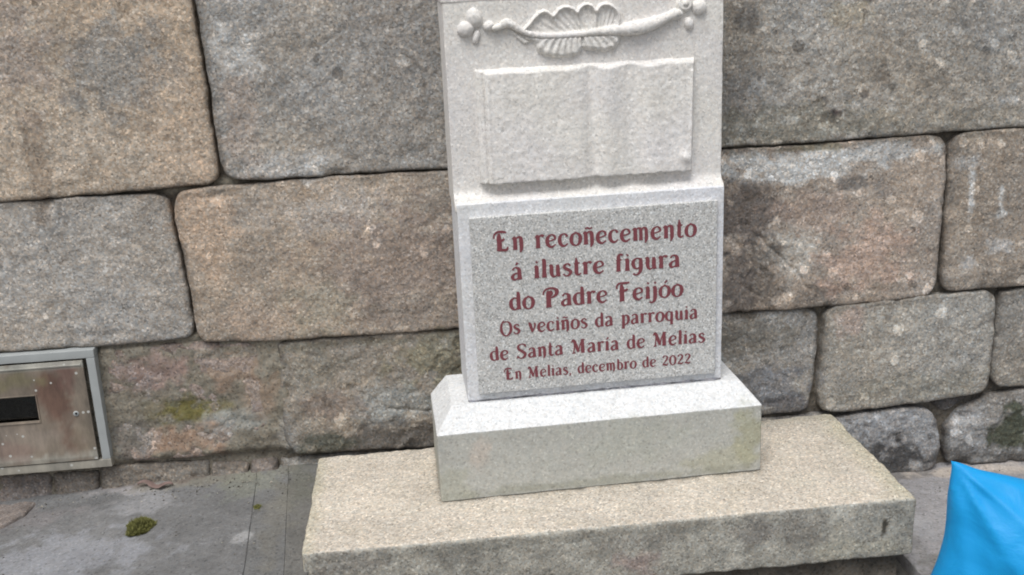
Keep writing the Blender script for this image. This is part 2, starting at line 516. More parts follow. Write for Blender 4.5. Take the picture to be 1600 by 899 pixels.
PATCH = [  # (x, z, rx, rz, colour, strength, edge softness): lichen, soot, iron stain, moss
    (-.35, 1.25, .13, .10, srgb(140, 136, 130), .7, .5), (-.60, 1.05, .03, .14, srgb(138, 118, 96), .6, .5),
    (-.66, 1.30, .14, .12, srgb(158, 142, 130), .6, .6), (-.25, 1.05, .08, .2, srgb(182, 156, 128), .5, .6),
    (-.09, 1.28, .05, .06, LICH, .55, .7), (.06, .99, .05, .03, LICH, .6, .6), (-.02, 1.0, .10, .03, PALE, .5, .7),
    (-.10, 1.12, .04, .12, srgb(168, 148, 132), .5, .6), (.30, 1.30, .14, .2, srgb(138, 132, 126), .5, .7),
    (-.22, .86, .07, .12, srgb(184, 154, 124), .7, .6), (.10, .88, .12, .06, srgb(176, 166, 156), .6, .6),
    (.25, .72, .2, .14, srgb(140, 122, 110), .65, .7), (.02, .62, .10, .08, srgb(150, 140, 118), .6, .6),
    (.33, .60, .12, .06, srgb(134, 120, 106), .6, .6), (-.12, .60, .10, .05, srgb(172, 146, 122), .6, .6),
    (1.30, .915, .20, .038, LICH, .85, .45), (1.52, .935, .14, .030, srgb(180, 180, 178), .75, .5), (1.18, .93, .06, .03, LICH, .7, .5),
    (1.36, .963, .10, .010, GREEN, .5, .4),
    (1.30, .69, .09, .07, srgb(176, 168, 156), .75, .5), (1.17, .80, .10, .08, DARKS, .65, .5), (1.22, .62, .05, .10, srgb(100, 92, 84), .6, .5),
    (1.16, .60, .04, .10, DARKS, .55, .5), (1.38, .55, .08, .04, srgb(96, 90, 84), .5, .5),
    (1.37, .80, .03, .03, srgb(104, 100, 96), .6, .4), (1.46, .86, .035, .02, srgb(104, 100, 96), .6, .4), (1.54, .84, .03, .025, srgb(108, 102, 98), .5, .4),
    (1.50, .66, .12, .09, srgb(178, 146, 126), .7, .6), (1.36, .79, .10, .05, srgb(168, 142, 124), .5, .6),
    (1.405, 1.045, .030, .022, srgb(70, 60, 62), .9, .3), (1.485, 1.09, .012, .010, DARKS, .7, .3), (1.37, 1.08, .015, .012, srgb(100, 92, 88), .7, .3),
    (1.53, 1.13, .02, .03, srgb(90, 84, 80), .6, .4), (1.16, 1.30, .025, .04, srgb(96, 92, 88), .6, .4), (1.46, 1.065, .014, .01, LICH, .8, .3),
    (1.28, 1.04, .03, .012, LICH, .7, .4), (1.20, 1.13, .02, .02, LICH, .6, .4), (1.88, 1.055, .035, .014, LICH, .8, .4),
    (1.16, 1.02, .012, .02, LICH, .8, .4), (1.20, 1.03, .010, .012, LICH, .8, .4), (1.15, 1.10, .05, .10, srgb(112, 108, 104), .5, .6),
    (1.3, 1.02, .25, .05, srgb(122, 118, 100), .5, .6), (1.7, 1.01, .25, .04, srgb(128, 122, 106), .45, .6),
    (1.43, 1.30, .06, .03, srgb(152, 138, 108), .5, .6), (1.7, 1.1, .2, .1, srgb(150, 138, 120), .4, .7),
    (1.79, .82, .008, .06, LICH, .75, .5), (1.874, .79, .008, .05, LICH, .75, .5), (1.875, .75, .012, .012, LICH, .8, .4), (1.78, .90, .05, .02, PALE, .5, .6),
    (1.80, .62, .025, .02, PALE, .6, .5), (1.88, .66, .03, .02, PALE, .6, .5), (1.93, .57, .14, .03, srgb(110, 100, 88), .5, .6),
    (-.36, .375, .085, .035, GREEN, .95, .4), (-.24, .375, .05, .02, GREEN, .5, .5), (-.43, .42, .07, .07, srgb(124, 118, 108), .7, .6),
    (-.205, .335, .06, .03, srgb(156, 156, 150), .8, .4), (-.26, .30, .06, .03, srgb(150, 148, 142), .6, .5),
    (-.36, .285, .11, .035, srgb(160, 136, 118), .8, .5), (-.48, .30, .05, .05, srgb(122, 118, 112), .7, .5),
    (-.14, .40, .05, .05, srgb(152, 134, 118), .6, .7), (-.2, .47, .08, .05, srgb(158, 136, 120), .6, .6),
    (-.42, .48, .08, .04, srgb(152, 130, 124), .6, .6),
    (.36, .45, .12, .07, srgb(118, 112, 78), .6, .6), (.02, .45, .07, .06, srgb(124, 118, 102), .5, .6),
    (.20, .34, .10, .05, srgb(140, 146, 146), .55, .6), (.26, .24, .30, .045, srgb(80, 75, 71), .75, .7), (.02, .24, .08, .035, srgb(84, 88, 74), .6, .7),
    (.05, .35, .07, .05, srgb(130, 112, 100), .6, .6), (-.07, .28, .02, .05, srgb(150, 148, 144), .5, .6),
    (1.22, .30, .14, .06, srgb(118, 120, 126), .8, .6), (1.2, .46, .14, .05, srgb(116, 108, 94), .6, .6), (1.30, .23, .08, .03, srgb(84, 82, 86), .7, .5),
    (1.47, .48, .04, .04, srgb(172, 146, 132), .6, .6), (1.7, .27, .2, .04, srgb(138, 132, 116), .6, .7),
    (1.62, .06, .10, .05, srgb(74, 72, 72), .85, .5), (1.60, .185, .14, .02, srgb(168, 168, 170), .7, .5), (1.70, .13, .04, .05, srgb(150, 150, 150), .5, .6),
    (1.97, .11, .07, .06, srgb(72, 76, 58), .9, .5), (1.83, .15, .05, .04, srgb(172, 170, 168), .7, .5), (1.80, .05, .05, .03, srgb(90, 88, 86), .6, .5),
    (2.02, .03, .2, .02, srgb(84, 82, 78), .6, .5), (-.1, .52, .5, .012, srgb(124, 118, 100), .6, .5),
]
CRACKS = [  # hairline breaks in single stones: polyline and depth
    ([(.305, 1.36), (.335, 1.24), (.36, 1.19), (.352, 1.10)], .004), ([(-.622, 1.2), (-.605, 1.05), (-.61, .97)], .003),
    ([(-.30, .231), (-.235, .232), (-.20, .238)], .006), ([(-.565, .93), (-.55, .87)], .002),
    ([(1.15, .72), (1.20, .66), (1.17, .60), (1.21, .57)], .005), ([(1.17, .77), (1.24, .70), (1.32, .62), (1.36, .57)], .004),
    ([(1.20, .40), (1.28, .33), (1.33, .30)], .004),
    ([(1.80, .17), (1.86, .12), (1.92, .10)], .003), ([(.10, .40), (.20, .33), (.33, .31)], .005),
    ([(-.08, .547), (-.085, .65)], .0015), ([(-.13, .30), (-.30, .245)], .004),
]


def desat(C, a):
    g = C @ np.array([.3, .59, .11])
    return C * (1 - a) + g[:, None] * a * np.array([1.0, 1.0, .985])


def poly_dist(P, pl):
    r = np.full(len(P), 1e9)
    for a, b in zip(pl[:-1], pl[1:]):
        a, b = np.array(a), np.array(b)
        e = b - a
        t = np.clip((P - a) @ e / (e @ e), 0, 1)
        r = np.minimum(r, np.linalg.norm(P - (a + t[:, None] * e), axis=1))
    return r


WEARS = {0: .10, 1: .15, 2: .9, 5: .15, 6: .25, 7: 1.0, 8: .9, 11: .5, 12: .6, 13: .6, 14: .3, 15: .5, 19: .8, 20: .9}
for k, (ol, colr, proud, rg) in enumerate(STONES):
    ol = np.array(ol, float)
    xmid, zmid = ol.mean(0)
    visible = -1.0 < ol[:, 0].max() and ol[:, 0].min() < 2.1 and ol[:, 1].min() < 1.5
    small = (ol[:, 1].max() - ol[:, 1].min()) < .2
    P, H, F, D, m = stone_surface(ol, 0.0056 if visible else 0.03, 0.0024, 0.007 if rg < 1.2 else 0.010, 0.09, k, 2)
    grow = .0036
    P3 = np.c_[P[:, 0], np.full(len(P), k * 0.9), P[:, 1]]
    ew = np.clip(D / 0.02, 0.25, 1)
    rel = fbm(P3, 5, 2, k) * .0036 + fbm(P3, 20, 3, k + 9) * .0022 + fbm(P3, 60, 2, k + 20, .6) * .0009
    ridge = (1 - np.abs(perlin(P3, 11, k + 31)) * 2.2)
    rel = rel + np.clip(ridge, 0, 1) ** 3 * -.002
    chip = np.clip(perlin(P3, 16, k + 40) - .25, 0, 1) * np.clip(1 - D / .045, 0, 1)
    H = H + (rel * rg * ew - chip * .022 * rg)
    for pl_, dp in CRACKS:
        d = poly_dist(P + np.c_[perlin(P3, 30, 3), perlin(P3, 30, 8)] * .008, pl_)
        H = H - np.exp(-(d / .0045) ** 2) * dp * (D > .004)
    H[:m] = -.09
    cen = P[-1]
    pv = P - cen
    pr = np.linalg.norm(pv, axis=1)[:, None]
    P = P + pv / np.maximum(pr, .01) * grow * np.clip(1 - D / .03, 0, 1)[:, None]
    V = np.c_[P[:, 0] - WO[0], -(H + proud), P[:, 1]]
    # a large change of tint across the stone, then patches
    C0 = np.tile(np.array(colr), (len(P), 1))
    v = fbm(P3, 3.2, 3, k + 50)
    C0 = C0 * (1 + .16 * v)[:, None]
    C0[:, 0] *= 1 + .07 * fbm(P3, 4.5, 2, k + 60)
    C0[:, 2] *= 1 - .10 * fbm(P3, 4.5, 2, k + 60)
    C = patches(np.c_[P[:, 0], np.zeros(len(P)), P[:, 1]], C0, PATCH if visible else [], 2)
    mot = fbm(P3, 28, 3, k + 70, .7)
    C = C * (1 + .15 * mot  + .10 * fbm(P3, 9, 3, k + 75, .7))[:, None]
    C = desat(C, .36) * 1.13
    # grime settled along the edges of each block
    g = np.clip(1 - D / .016, 0, 1) * (.35 + .4 * np.clip(.5 + fbm(P3, 12, 2, k + 80), 0, 1))
    C = C * (1 - g[:, None]) + np.array(srgb(70, 64, 58)) * g[:, None]
    so = mesh_obj('stone', V, F, M_WALL, wall, C)
    wv = WEARS.get(k, .12) * np.clip(.55 + 1.1 * fbm(P3, 6, 2, k + 90), 0, 1.6)
    wt = so.data.attributes.new('Wear', 'FLOAT', 'POINT')
    wt.data.foreach_set('value', wv.astype(np.float32))


def grid_faces(nu, nv):
    a = np.arange(nu * nv).reshape(nu, nv)
    return np.stack([a[:-1, :-1], a[1:, :-1], a[1:, 1:], a[:-1, 1:]], -1).reshape(-1, 4).tolist()


# recessed mortar bed behind the blocks, filled nearly flush in the lower left part as in the photograph
def mortar():
    xs = np.r_[np.linspace(-2.35, -.95, 40), np.linspace(-.94, 2.1, 430), np.linspace(2.12, 3.65, 40)]
    zs = np.r_[np.linspace(-.05, .6, 95), np.linspace(.607, 1.5, 130), np.linspace(1.52, 2.6, 20)]
    X, Z = np.meshgrid(xs, zs, indexing='ij')
    P = np.c_[X.ravel(), np.zeros(X.size), Z.ravel()]
    n = fbm(P, 16, 3, 91) * .005 + fbm(P, 60, 2, 95) * .003
    rec = np.full(len(P), -.020)
    def fill(x0, x1, z0, z1, lev, soft=.03):
        w = sstep(x0 - soft, x0 + soft, P[:, 0]) * sstep(x1 + soft, x1 - soft, P[:, 0]) * sstep(z0 - soft, z0 + soft, P[:, 2]) * sstep(z1 + soft, z1 - soft, P[:, 2])
        return w, lev
    for w, lev in (fill(-.62, -.06, .228, .545, .000, .010), fill(-.95, -.09, .0, .235, -.017, .010), fill(-.53, .35, .535, .556, -.002, .008), fill(-.8, -.27, .56, .575, -.006, .006), fill(-.13, -.06, .28, .56, .003, .006),
                   fill(.95, 1.30, .50, .53, -.010, .01), fill(1.14, 1.30, .96, .975, -.012, .01), fill(-.19, -.13, .95, .975, -.010, .008),
                   fill(-.315, -.255, .945, .963, -.012, .008)):
        rec = rec * (1 - w) + lev * w
    H = rec + n
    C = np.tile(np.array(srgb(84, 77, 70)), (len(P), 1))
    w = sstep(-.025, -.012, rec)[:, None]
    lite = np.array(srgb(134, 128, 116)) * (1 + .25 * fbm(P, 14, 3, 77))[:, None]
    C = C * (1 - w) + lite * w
    C = patches(P, C, [p for p in PATCH if p[1] < .5 and p[0] < .5], 3)
    V = np.c_[P[:, 0] - WO[0], -H, P[:, 2]]
    mesh_obj('mortar_bed', V, grid_faces(len(xs), len(zs)), M_MORTAR, wall, C)


mortar()
# rear body of the wall so that it has its thickness
def box(x0, x1, y0, y1, z0, z1):
    V = [(x, y, z) for x in (x0, x1) for y in (y0, y1) for z in (z0, z1)]
    F = [(0, 1, 3, 2), (4, 6, 7, 5), (0, 4, 5, 1), (2, 3, 7, 6), (0, 2, 6, 4), (1, 5, 7, 3)]
    return V, F


V, F = box(-2.34 - .7, 3.64 - .7, .07, .6, -.05, 2.59)
mesh_obj('wall_core', V, F, M_MORTAR, wall, np.tile(srgb(110, 104, 96), (8, 1)), False)


# ================================================================== GROUND
def gh(x):
    return np.interp(x, [-6, -2, -.85, -.5, -.13, 0, .25, 1.45, 2.2, 6], [.05, .115, .134, .157, .170, .165, .14, .004, -.006, -.1])


def ground_sheet():
    xs = np.r_[-60, -30, -12, np.linspace(-6, 6, 80), 12, 30, 60]
    ys = np.r_[-60, -30, -12, np.linspace(-6, 2, 50), 12, 30, 60]
    X, Y = np.meshgrid(xs, ys, indexing='ij')
    P = np.c_[X.ravel(), Y.ravel(), np.zeros(X.size)]
    P[:, 2] = gh(P[:, 0]) - .035
    C = np.tile(np.array(srgb(104, 102, 98)), (len(P), 1))
    o = mesh_obj('ground', P, grid_faces(len(xs), len(ys)), M_GROUND, None, C)
    o['kind'] = 'structure'


ground_sheet()
pave = empty('pavement', (0, -.5, 0))
pave['kind'] = 'structure'
GL, GR = srgb(113, 113, 113), srgb(144, 142, 143)
SLABS = [  # outline (x, y), colour, lift
    ([(-1.7, .05), (-1.0, .05), (-.85, .05), (-.60, .05), (-.172, .05), (-.160, -.11), (-.134, -.49), (-.09, -1.5), (-1.7, -1.5)], GL, .0),
    ([(-.1716, .05), (-.0872, .05), (-.0792, -.06), (-.0442, -.50), (.0058, -1.5), (-.0896, -1.5), (-.1336, -.49), (-.1596, -.11)], srgb(110, 110, 109), -.001),
    ([(-.087, .05), (.01, .05), (.01, -.535), (.06, -1.5), (.006, -1.5), (-.044, -.50), (-.079, -.06)], srgb(110, 109, 106), .002),
    ([(.0, -.55), (1.448, -.55), (1.448, -1.5), (.07, -1.5)], srgb(104, 102, 98), -.012),
    ([(1.440, .05), (2.6, .05), (2.6, -1.5), (1.456, -1.5), (1.452, -.55)], GR, .0),
    ([(-2.9, .05), (-1.71, .05), (-1.71, -1.5), (-2.9, -1.5)], GL, .0),
    ([(2.61, .05), (3.9, .05), (3.9, -1.5), (2.61, -1.5)], GR, .0),
]
GP = [  # patches on the ground (x, y)
    (-.50, -.0, .10, .03, srgb(160, 156, 156), .6, .6), (-.45, -.10, .08, .05, srgb(158, 158, 160), .5, .7), (-.28, .0, .18, .03, srgb(120, 116, 104), .6, .6),
    (-.40, .02, .2, .02, srgb(104, 94, 86), .7, .5), (-.18, -.05, .08, .07, srgb(126, 128, 116), .5, .7), (-.75, -.1, .12, .05, srgb(126, 122, 122), .5, .6),
    (-.60, -.35, .2, .12, srgb(150, 152, 158), .5, .7), (-.05, -.10, .04, .12, srgb(104, 104, 96), .7, .6), (-.09, -.25, .03, .2, srgb(114, 112, 106), .6, .6),
    (-.143, -.195, .012, .010, srgb(96, 96, 62), .9, .3), (-.16, -.34, .02, .03, srgb(168, 168, 168), .5, .5), 
    (1.49, -.60, .10, .12, srgb(112, 110, 106), .75, .6), (1.55, -.30, .03, .08, srgb(150, 150, 152), .5, .6), (1.50, -.35, .02, .25, srgb(128, 126, 124), .5, .6),
    (1.6, -.02, .2, .02, srgb(108, 104, 100), .7, .5), (1.95, -.03, .2, .03, srgb(176, 166, 156), .7, .6), (1.478, -.22, .008, .008, srgb(60, 54, 50), .9, .3),
    (1.2, -.62, .2, .04, srgb(90, 86, 80), .6, .6), (1.40, -.60, .05, .02, srgb(160, 158, 152), .7, .4),
]
for k, (ol, colr, lift) in enumerate(SLABS):
    P, H, F, D, m = stone_surface(np.array(ol), .0085 if k < 5 else .04, .0016, .002, .05, 60 + k, 1)
    P3 = np.c_[P[:, 0], P[:, 1], np.full(len(P), k * .7)]
    H = H + fbm(P3, 4, 2, 61) * .003 + fbm(P3, 30, 3, 62) * .0012
    H = H + np.clip(P[:, 1] + .035, 0, .1) * .22 * (k != 3)        # cement turned up against the wall foot
    H[:m] = -.05
    V = np.c_[P, gh(P[:, 0]) + H + lift]
    C = np.tile(np.array(colr), (len(P), 1)) * (1 + .15 * fbm(P3, 3.5, 4, 63, .6) + .07 * fbm(P3, 35, 3, 64))[:, None]
    C = patches(np.c_[P[:, 0], np.zeros(len(P)), P[:, 1]], C, GP, 5)
    V = V + np.array([0, .5, 0])
    mesh_obj('concrete_slab', V, F[::1], M_GROUND, pave, C)
# broken reddish paving stones at the foot of the wall, far left
for k, (ol, c) in enumerate((([(-.98, .045), (-.84, .035), (-.745, -.010), (-.752, -.070), (-.80, -.13), (-.98, -.20)], srgb(120, 112, 107)),
                             ([(-1.3, .04), (-.995, .04), (-.995, -.2), (-1.3, -.2)], srgb(130, 112, 104)))):
    P, H, F, D, m = stone_surface(np.array(ol), .008, .004, .006, .05, 80 + k, 1)
    P3 = np.c_[P, np.zeros(len(P))]
    H = H + fbm(P3, 14, 3, 81) * .003
    H[:m] = -.05
    C = np.tile(np.array(c), (len(P), 1)) * (1 + .3 * fbm(P3, 20, 3, 83))[:, None]
    V = np.c_[P, gh(P[:, 0]) + H + .008] + np.array([0, .5, 0])
    mesh_obj('flagstone', V, F, M_SLAB, pave, C)


# ================================================================== rough boxes
def axis_samples(a, b, r, cell):
    n = max(2, int((b - a - 2 * r) / cell))
    e = r * np.array([0, .12, .3, .55, .8])
    return np.r_[a + e, np.linspace(a + r, b - r, n + 1), (b - e)[::-1]]


def rough_box(lo, hi, r=.01, cell=.008, amps=((8, .002), (30, .001)), seed=0, skip=()):
    lo, hi = np.array(lo, float), np.array(hi, float)
    Vs, Fs, off = [], [], 0
    for ax in range(3):
        for s in (0, 1):
            if (ax, s) in skip:
                continue
            u, v = [a for a in range(3) if a != ax]
            U = axis_samples(lo[u], hi[u], r, cell)
            W = axis_samples(lo[v], hi[v], r, cell)
            A, Bm = np.meshgrid(U, W, indexing='ij')
            P = np.zeros((A.size, 3))
            P[:, u], P[:, v] = A.ravel(), Bm.ravel()
            P[:, ax] = hi[ax] if s else lo[ax]
            fc = np.array(grid_faces(len(U), len(W)))
            if (s == 1) == (ax == 1):
                fc = fc[:, ::-1]
            Vs.append(P)
            Fs.append(fc + off)
            off += len(P)
    P = np.vstack(Vs)
    q = np.clip(P, lo + r, hi - r)
    d = P - q
    n = d / np.maximum(np.linalg.norm(d, axis=1), 1e-9)[:, None]
    P2 = q + n * r
    disp = 0
    for k, (sc, am) in enumerate(amps):
        disp = disp + fbm(P, sc, 2, seed + k * 7) * am
    # worn arrises: more loss where two faces meet
    edge = np.clip(1 - np.sort(np.minimum(P - lo, hi - P), axis=1)[:, 1] / .02, 0, 1)
    disp = disp - edge * np.clip(perlin(P, 22, seed + 3) + .15, 0, 1) * amps[0][1] * 2.2
    return P2 + n * disp[:, None], np.vstack(Fs).tolist(), P, n


# ------------------------------------------------------------------ long slab under the monument
slab = empty('stone_slab', (.716, -.264, .065))
thing(slab, 'long low weathered sandstone slab lying at the wall foot, carrying the memorial', 'stone slab')
V, F, P, n = rough_box((0, -.529, .060), (1.4276, -.012, .2105), .008, .006, ((7, .0022), (28, .0012), (75, .0010)), 5)
V[:, 2] -= .0
C = np.tile(np.array(srgb(196, 187, 174)), (len(V), 1))
C = C * (1 + .10 * fbm(P, 5, 3, 8) + .05 * fbm(P, 30, 2, 9))[:, None]
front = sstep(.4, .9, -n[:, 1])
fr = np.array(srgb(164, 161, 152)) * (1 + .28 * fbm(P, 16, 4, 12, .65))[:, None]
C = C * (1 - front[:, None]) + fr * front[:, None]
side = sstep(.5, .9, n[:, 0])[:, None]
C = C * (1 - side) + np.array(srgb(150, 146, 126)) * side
# damp greenish tint creeping in from the right-hand end and the edges of the top
e = np.clip(np.maximum(sstep(.09, .0, 1.4276 - P[:, 0]), .8 * sstep(.05, 0, P[:, 0])) + .3 * fbm(P, 12, 3, 14), 0, 1)[:, None] * .55
e2 = np.clip(sstep(-.10, -.02, P[:, 1]) * sstep(.8, 1.35, P[:, 0]) + .2 * fbm(P, 12, 3, 15), 0, 1)[:, None] * .5
C = C * (1 - e) + np.array(srgb(172, 168, 142)) * e
C = C * (1 - e2) + np.array(srgb(150, 146, 132)) * e2
st_ = patches(np.c_[P[:, 0], np.zeros(len(P)), P[:, 2]], fr, [
    (1.15, .16, .05, .05, srgb(122, 118, 112), .5, .8), (1.05, .17, .05, .03, srgb(120, 116, 112), .5, .8), (.75, .17, .10, .03, srgb(122, 118, 112), .4, .8),
    (.35, .17, .06, .03, srgb(118, 116, 110), .6, .6), (1.35, .14, .008, .020, srgb(80, 76, 68), .9, .4), (1.24, .15, .02, .05, srgb(176, 172, 160), .7, .5),
    (.75, .11, .05, .03, srgb(150, 128, 124), .5, .6), (.1, .18, .08, .03, srgb(134, 130, 124), .6, .6), (.55, .19, .5, .012, srgb(128, 126, 118), .5, .6),
    (1.3, .09, .12, .02, srgb(178, 174, 160), .6, .6)], 7)
C = np.where(front[:, None] > .5, st_ * front[:, None] + C * (1 - front[:, None]), C)
# slab top darkened in a narrow uneven band along the pedestal foot
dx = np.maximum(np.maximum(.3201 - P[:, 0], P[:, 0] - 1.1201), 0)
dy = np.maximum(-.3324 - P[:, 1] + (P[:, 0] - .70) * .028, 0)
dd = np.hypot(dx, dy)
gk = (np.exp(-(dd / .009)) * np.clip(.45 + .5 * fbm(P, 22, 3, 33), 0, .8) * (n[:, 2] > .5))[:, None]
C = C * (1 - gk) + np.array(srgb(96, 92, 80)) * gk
LO = np.array(slab.location)
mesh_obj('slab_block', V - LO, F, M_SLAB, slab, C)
V, F, P, n = rough_box((.04, -.505, -.05), (1.405, -.02, .0605), .008, .012, ((14, .006), (40, .003)), 9)
C = np.tile(np.array(srgb(104, 98, 90)), (len(V), 1)) * (1 + .3 * fbm(P, 15, 3, 8))[:, None]
mesh_obj('mortar_bed', V - LO, F, M_MORTAR, slab, C)

# ================================================================== MEMORIAL
YAW = 0.028
BX, BY, BZ = .70, -.30, .2105
mem = empty('memorial_monument', (BX, BY, BZ), (0, 0, YAW))
thing(mem, 'pale carved granite memorial with open book relief and red lettered plaque standing on the slab', 'monument')


# pedestal: straight block, hollow cove on front and both ends, flat ledge on top (local metres)
def pedestal():
    x0, x1, yf, yb = .3201 - BX, 1.1201 - BX, -.3324 - BY, -.0582 - BY
    zt, zl = .3867 - BZ, .4347 - BZ
    il, ir, iff = .0432, .0384, .0614
    prof = [(.07, -.001), (.07, .0028), (0, .0040)]
    prof += [(0, z) for z in np.linspace(.012, zt - .003, 22)]
    prof += [(.001, zt)]
    for t in np.linspace(0.03, 1, 14):
        a = t * math.pi / 2
        # slightly hollow slope
        prof.append((t * .80 + .20 * (1 - math.cos(a)), zt + (zl - zt) * (t * .80 + .20 * math.sin(a) * t)))
    prof.append((1.03, zl))
    prof.append((1.3, zl))
    prof.append((3.0, zl))
    nx, ny = 120, 40
    rings = []
    for i, z in prof:
        a, b, f = x0 + il * i, x1 - ir * i, yf + iff * i
        s = .003
        top = [(x, f) for x in np.r_[a + s * .0, a + s, np.linspace(a + .01, b - .01, nx), b - s, b]]
        right = [(b, y) for y in np.linspace(f + s, yb, ny)]
        back = [(x, yb) for x in np.linspace(b, a, nx)[1:]]
        left = [(a, y) for y in np.linspace(yb, f + s, ny)[1:]]
        ring = np.array(top + right + back + left)
        # ease the two front corners
        ring[0] += (.0012, .0012)
        ring[nx + 3] += (-.0012, .0012)
        rings.append(np.c_[ring, np.full(len(ring), z)])
    m = len(rings[0])
    V = np.vstack(rings)
    ar = np.arange(m)
    nxr = (ar + 1) % m
    F = []
    for j in range(len(rings) - 1):
        F += np.stack([j * m + ar, j * m + nxr, (j + 1) * m + nxr, (j + 1) * m + ar], 1).tolist()
    F.append(list(range((len(rings) - 1) * m, len(rings) * m)))
    W = V + np.array([BX, BY, BZ])
    V = V + np.c_[fbm(W, 25, 2, 31), fbm(W, 25, 2, 33), fbm(W, 25, 2, 35)] * .0005
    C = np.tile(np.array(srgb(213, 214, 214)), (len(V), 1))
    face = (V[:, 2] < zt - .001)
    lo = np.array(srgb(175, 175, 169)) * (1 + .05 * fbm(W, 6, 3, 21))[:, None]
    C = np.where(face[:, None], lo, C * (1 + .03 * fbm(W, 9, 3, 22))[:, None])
    C = patches(np.c_[W[:, 0], np.zeros(len(V)), W[:, 2]], C, [
        (1.09, .31, .035, .06, srgb(160, 158, 128), .55, .6), (1.02, .25, .09, .03, srgb(166, 164, 142), .5, .7), (.42, .33, .02, .04, srgb(186, 176, 166), .6, .7),
        (.7, .225, .45, .010, srgb(150, 150, 138), .6, .6), (.34, .24, .05, .05, srgb(168, 168, 154), .5, .7), (.78, .33, .14, .05, srgb(172, 174, 164), .4, .7)], 9)
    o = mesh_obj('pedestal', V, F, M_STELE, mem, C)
    md = o.modifiers.new('edges', 'EDGE_SPLIT')
    md.split_angle = math.radians(28)


pedestal()

# stele, in its own frame at the centre of the pedestal ledge, leaning slightly forward
stele = empty('stele', (0, 0, .4347 - BZ), (.0266, 0, 0), mem)
SX0, SX1 = -.2955, .3400
YL, YU, YB = .0417, .0747, .242
ZS = .4915
ZTOP = 1.25
WST = np.array([BX, BY, .4347])
STC = srgb(221, 218, 214)


def stele_color(P, seed=40, base=STC):
    C = np.tile(np.array(base), (len(P), 1)) * (1 + .035 * fbm(P, 8, 3, seed) + .02 * fbm(P, 40, 2, seed + 2))[:, None]
    C[:, 2] *= 1 + .03 * fbm(P, 6, 2, seed + 4)
    return C


def stele_body():
    V, F, P, n = rough_box((SX0, YL, 0.001), (SX1, YB, ZS), .0025, .010, ((10, .0004), (50, .0003)), 17)
    C = stele_color(P, 41, srgb(216, 217, 220))
    mesh_obj('lower_block', V, F, M_STELE, stele, C)
    xr = .3424
    # shaft: thin rebate on the left where front face starts, flat face, groove near the top
    V, F, P, n = rough_box((SX0 - .003, YU, ZS - .02), (xr, YB + .002, .945), .003, .010, ((10, .0005), (50, .0003)), 18)
    # bottom of the shaft flares out in a small cove to the lower block
    fl = sstep(ZS + .020, ZS - .002, V[:, 2]) * (n[:, 1] < -.3)
    V[:, 1] -= fl * .026
    mesh_obj('shaft', V, F, M_STELE, stele, stele_color(P, 44))
    V, F, P, n = rough_box((SX0 - .006, YU - .002, .939), (xr + .002, YB + .002, ZTOP), .004, .012, ((10, .0006), (50, .0003)), 19)
    mesh_obj('head_block', V, F, M_STELE, stele, stele_color(P, 46))


stele_body()


# ---- reliefs: height fields that rise out of the shaft face
def relief(name, xa, xb, za, zb, hf, step=.0016, parent=None, seed=0):
    xs = np.arange(xa, xb, step)
    zs = np.arange(za, zb, step)
    X, Z = np.meshgrid(xs, zs, indexing='ij')
    H = hf(X, Z)
    H = np.clip(H, -.006, 1)
    P = np.c_[X.ravel(), np.zeros(X.size), Z.ravel()]
    H = H.ravel() + (fbm(P, 60, 2, seed + 90) * .0007 + fbm(P, 22, 2, seed + 92) * .0004) * (H.ravel() > -.004)
    F = np.array(grid_faces(len(xs), len(zs)))
    F = F[H[F].max(1) > -.0035][:, ::-1]
    used = np.unique(F)
    mp = np.full(len(P), -1)
    mp[used] = np.arange(len(used))
    V = np.c_[X.ravel(), YU - H, Z.ravel()][used]
    return mesh_obj(name, V, mp[F][:, ::-1].tolist(), M_STELE, parent or stele, stele_color(V, 50 + seed, srgb(222, 219, 215)))


def dome(X, Z, cx, cz, rx, rz, rot, h, p=1.0):
    c, s = math.cos(rot), math.sin(rot)
    u = ((X - cx) * c + (Z - cz) * s) / rx
    v = (-(X - cx) * s + (Z - cz) * c) / rz
    r2 = u * u + v * v
    r2 = r2 * (1 + .16 * np.cos(2 * np.arctan2(v, u)) ** 2 - .10 * np.cos(4 * np.arctan2(v, u)))
    return np.where(r2 < 1, h * np.sqrt(np.maximum(0, 1 - r2)) ** p, -.01 * (r2 - 1) - .001)


def tube(X, Z, pts, hs=1.0):
    best = np.full(X.shape, -.01)
    for (x0, z0, r0), (x1, z1, r1) in zip(pts[:-1], pts[1:]):
        ex, ez = x1 - x0, z1 - z0
        t = np.clip(((X - x0) * ex + (Z - z0) * ez) / (ex * ex + ez * ez), 0, 1)
        d = np.hypot(X - x0 - t * ex, Z - z0 - t * ez)
        r = r0 + t * (r1 - r0)
        h = np.where(d < r, np.sqrt(np.maximum(0, r * r - d * d)) * hs, -(d - r))
        best = np.maximum(best, h)
    return best


def smooth_path(pts, n=8):
    P = np.array(pts, float)
    Q = np.vstack([2 * P[0] - P[1], P, 2 * P[-1] - P[-2]])
    out = []
    for i in range(1, len(Q) - 2):
        for t in np.linspace(0, 1, n, endpoint=False):
            a, b, c, d = Q[i - 1], Q[i], Q[i + 1], Q[i + 2]
            out.append(.5 * ((2 * b) + (-a + c) * t + (2 * a - 5 * b + 4 * c - d) * t * t + (-a + 3 * b - 3 * c + d) * t ** 3))
    out.append(P[-1])
    return np.array(out)


def inside(X, Z, poly):
    r = np.zeros(X.shape, bool)
    n = len(poly)
    for i in range(n):
        x0, z0 = poly[i]
        x1, z1 = poly[(i + 1) % n]
        if z0 == z1:
            continue
        c = ((z0 > Z) != (z1 > Z)) & (X < (x1 - x0) * (Z - z0) / (z1 - z0) + x0)
        r ^= c
    return r


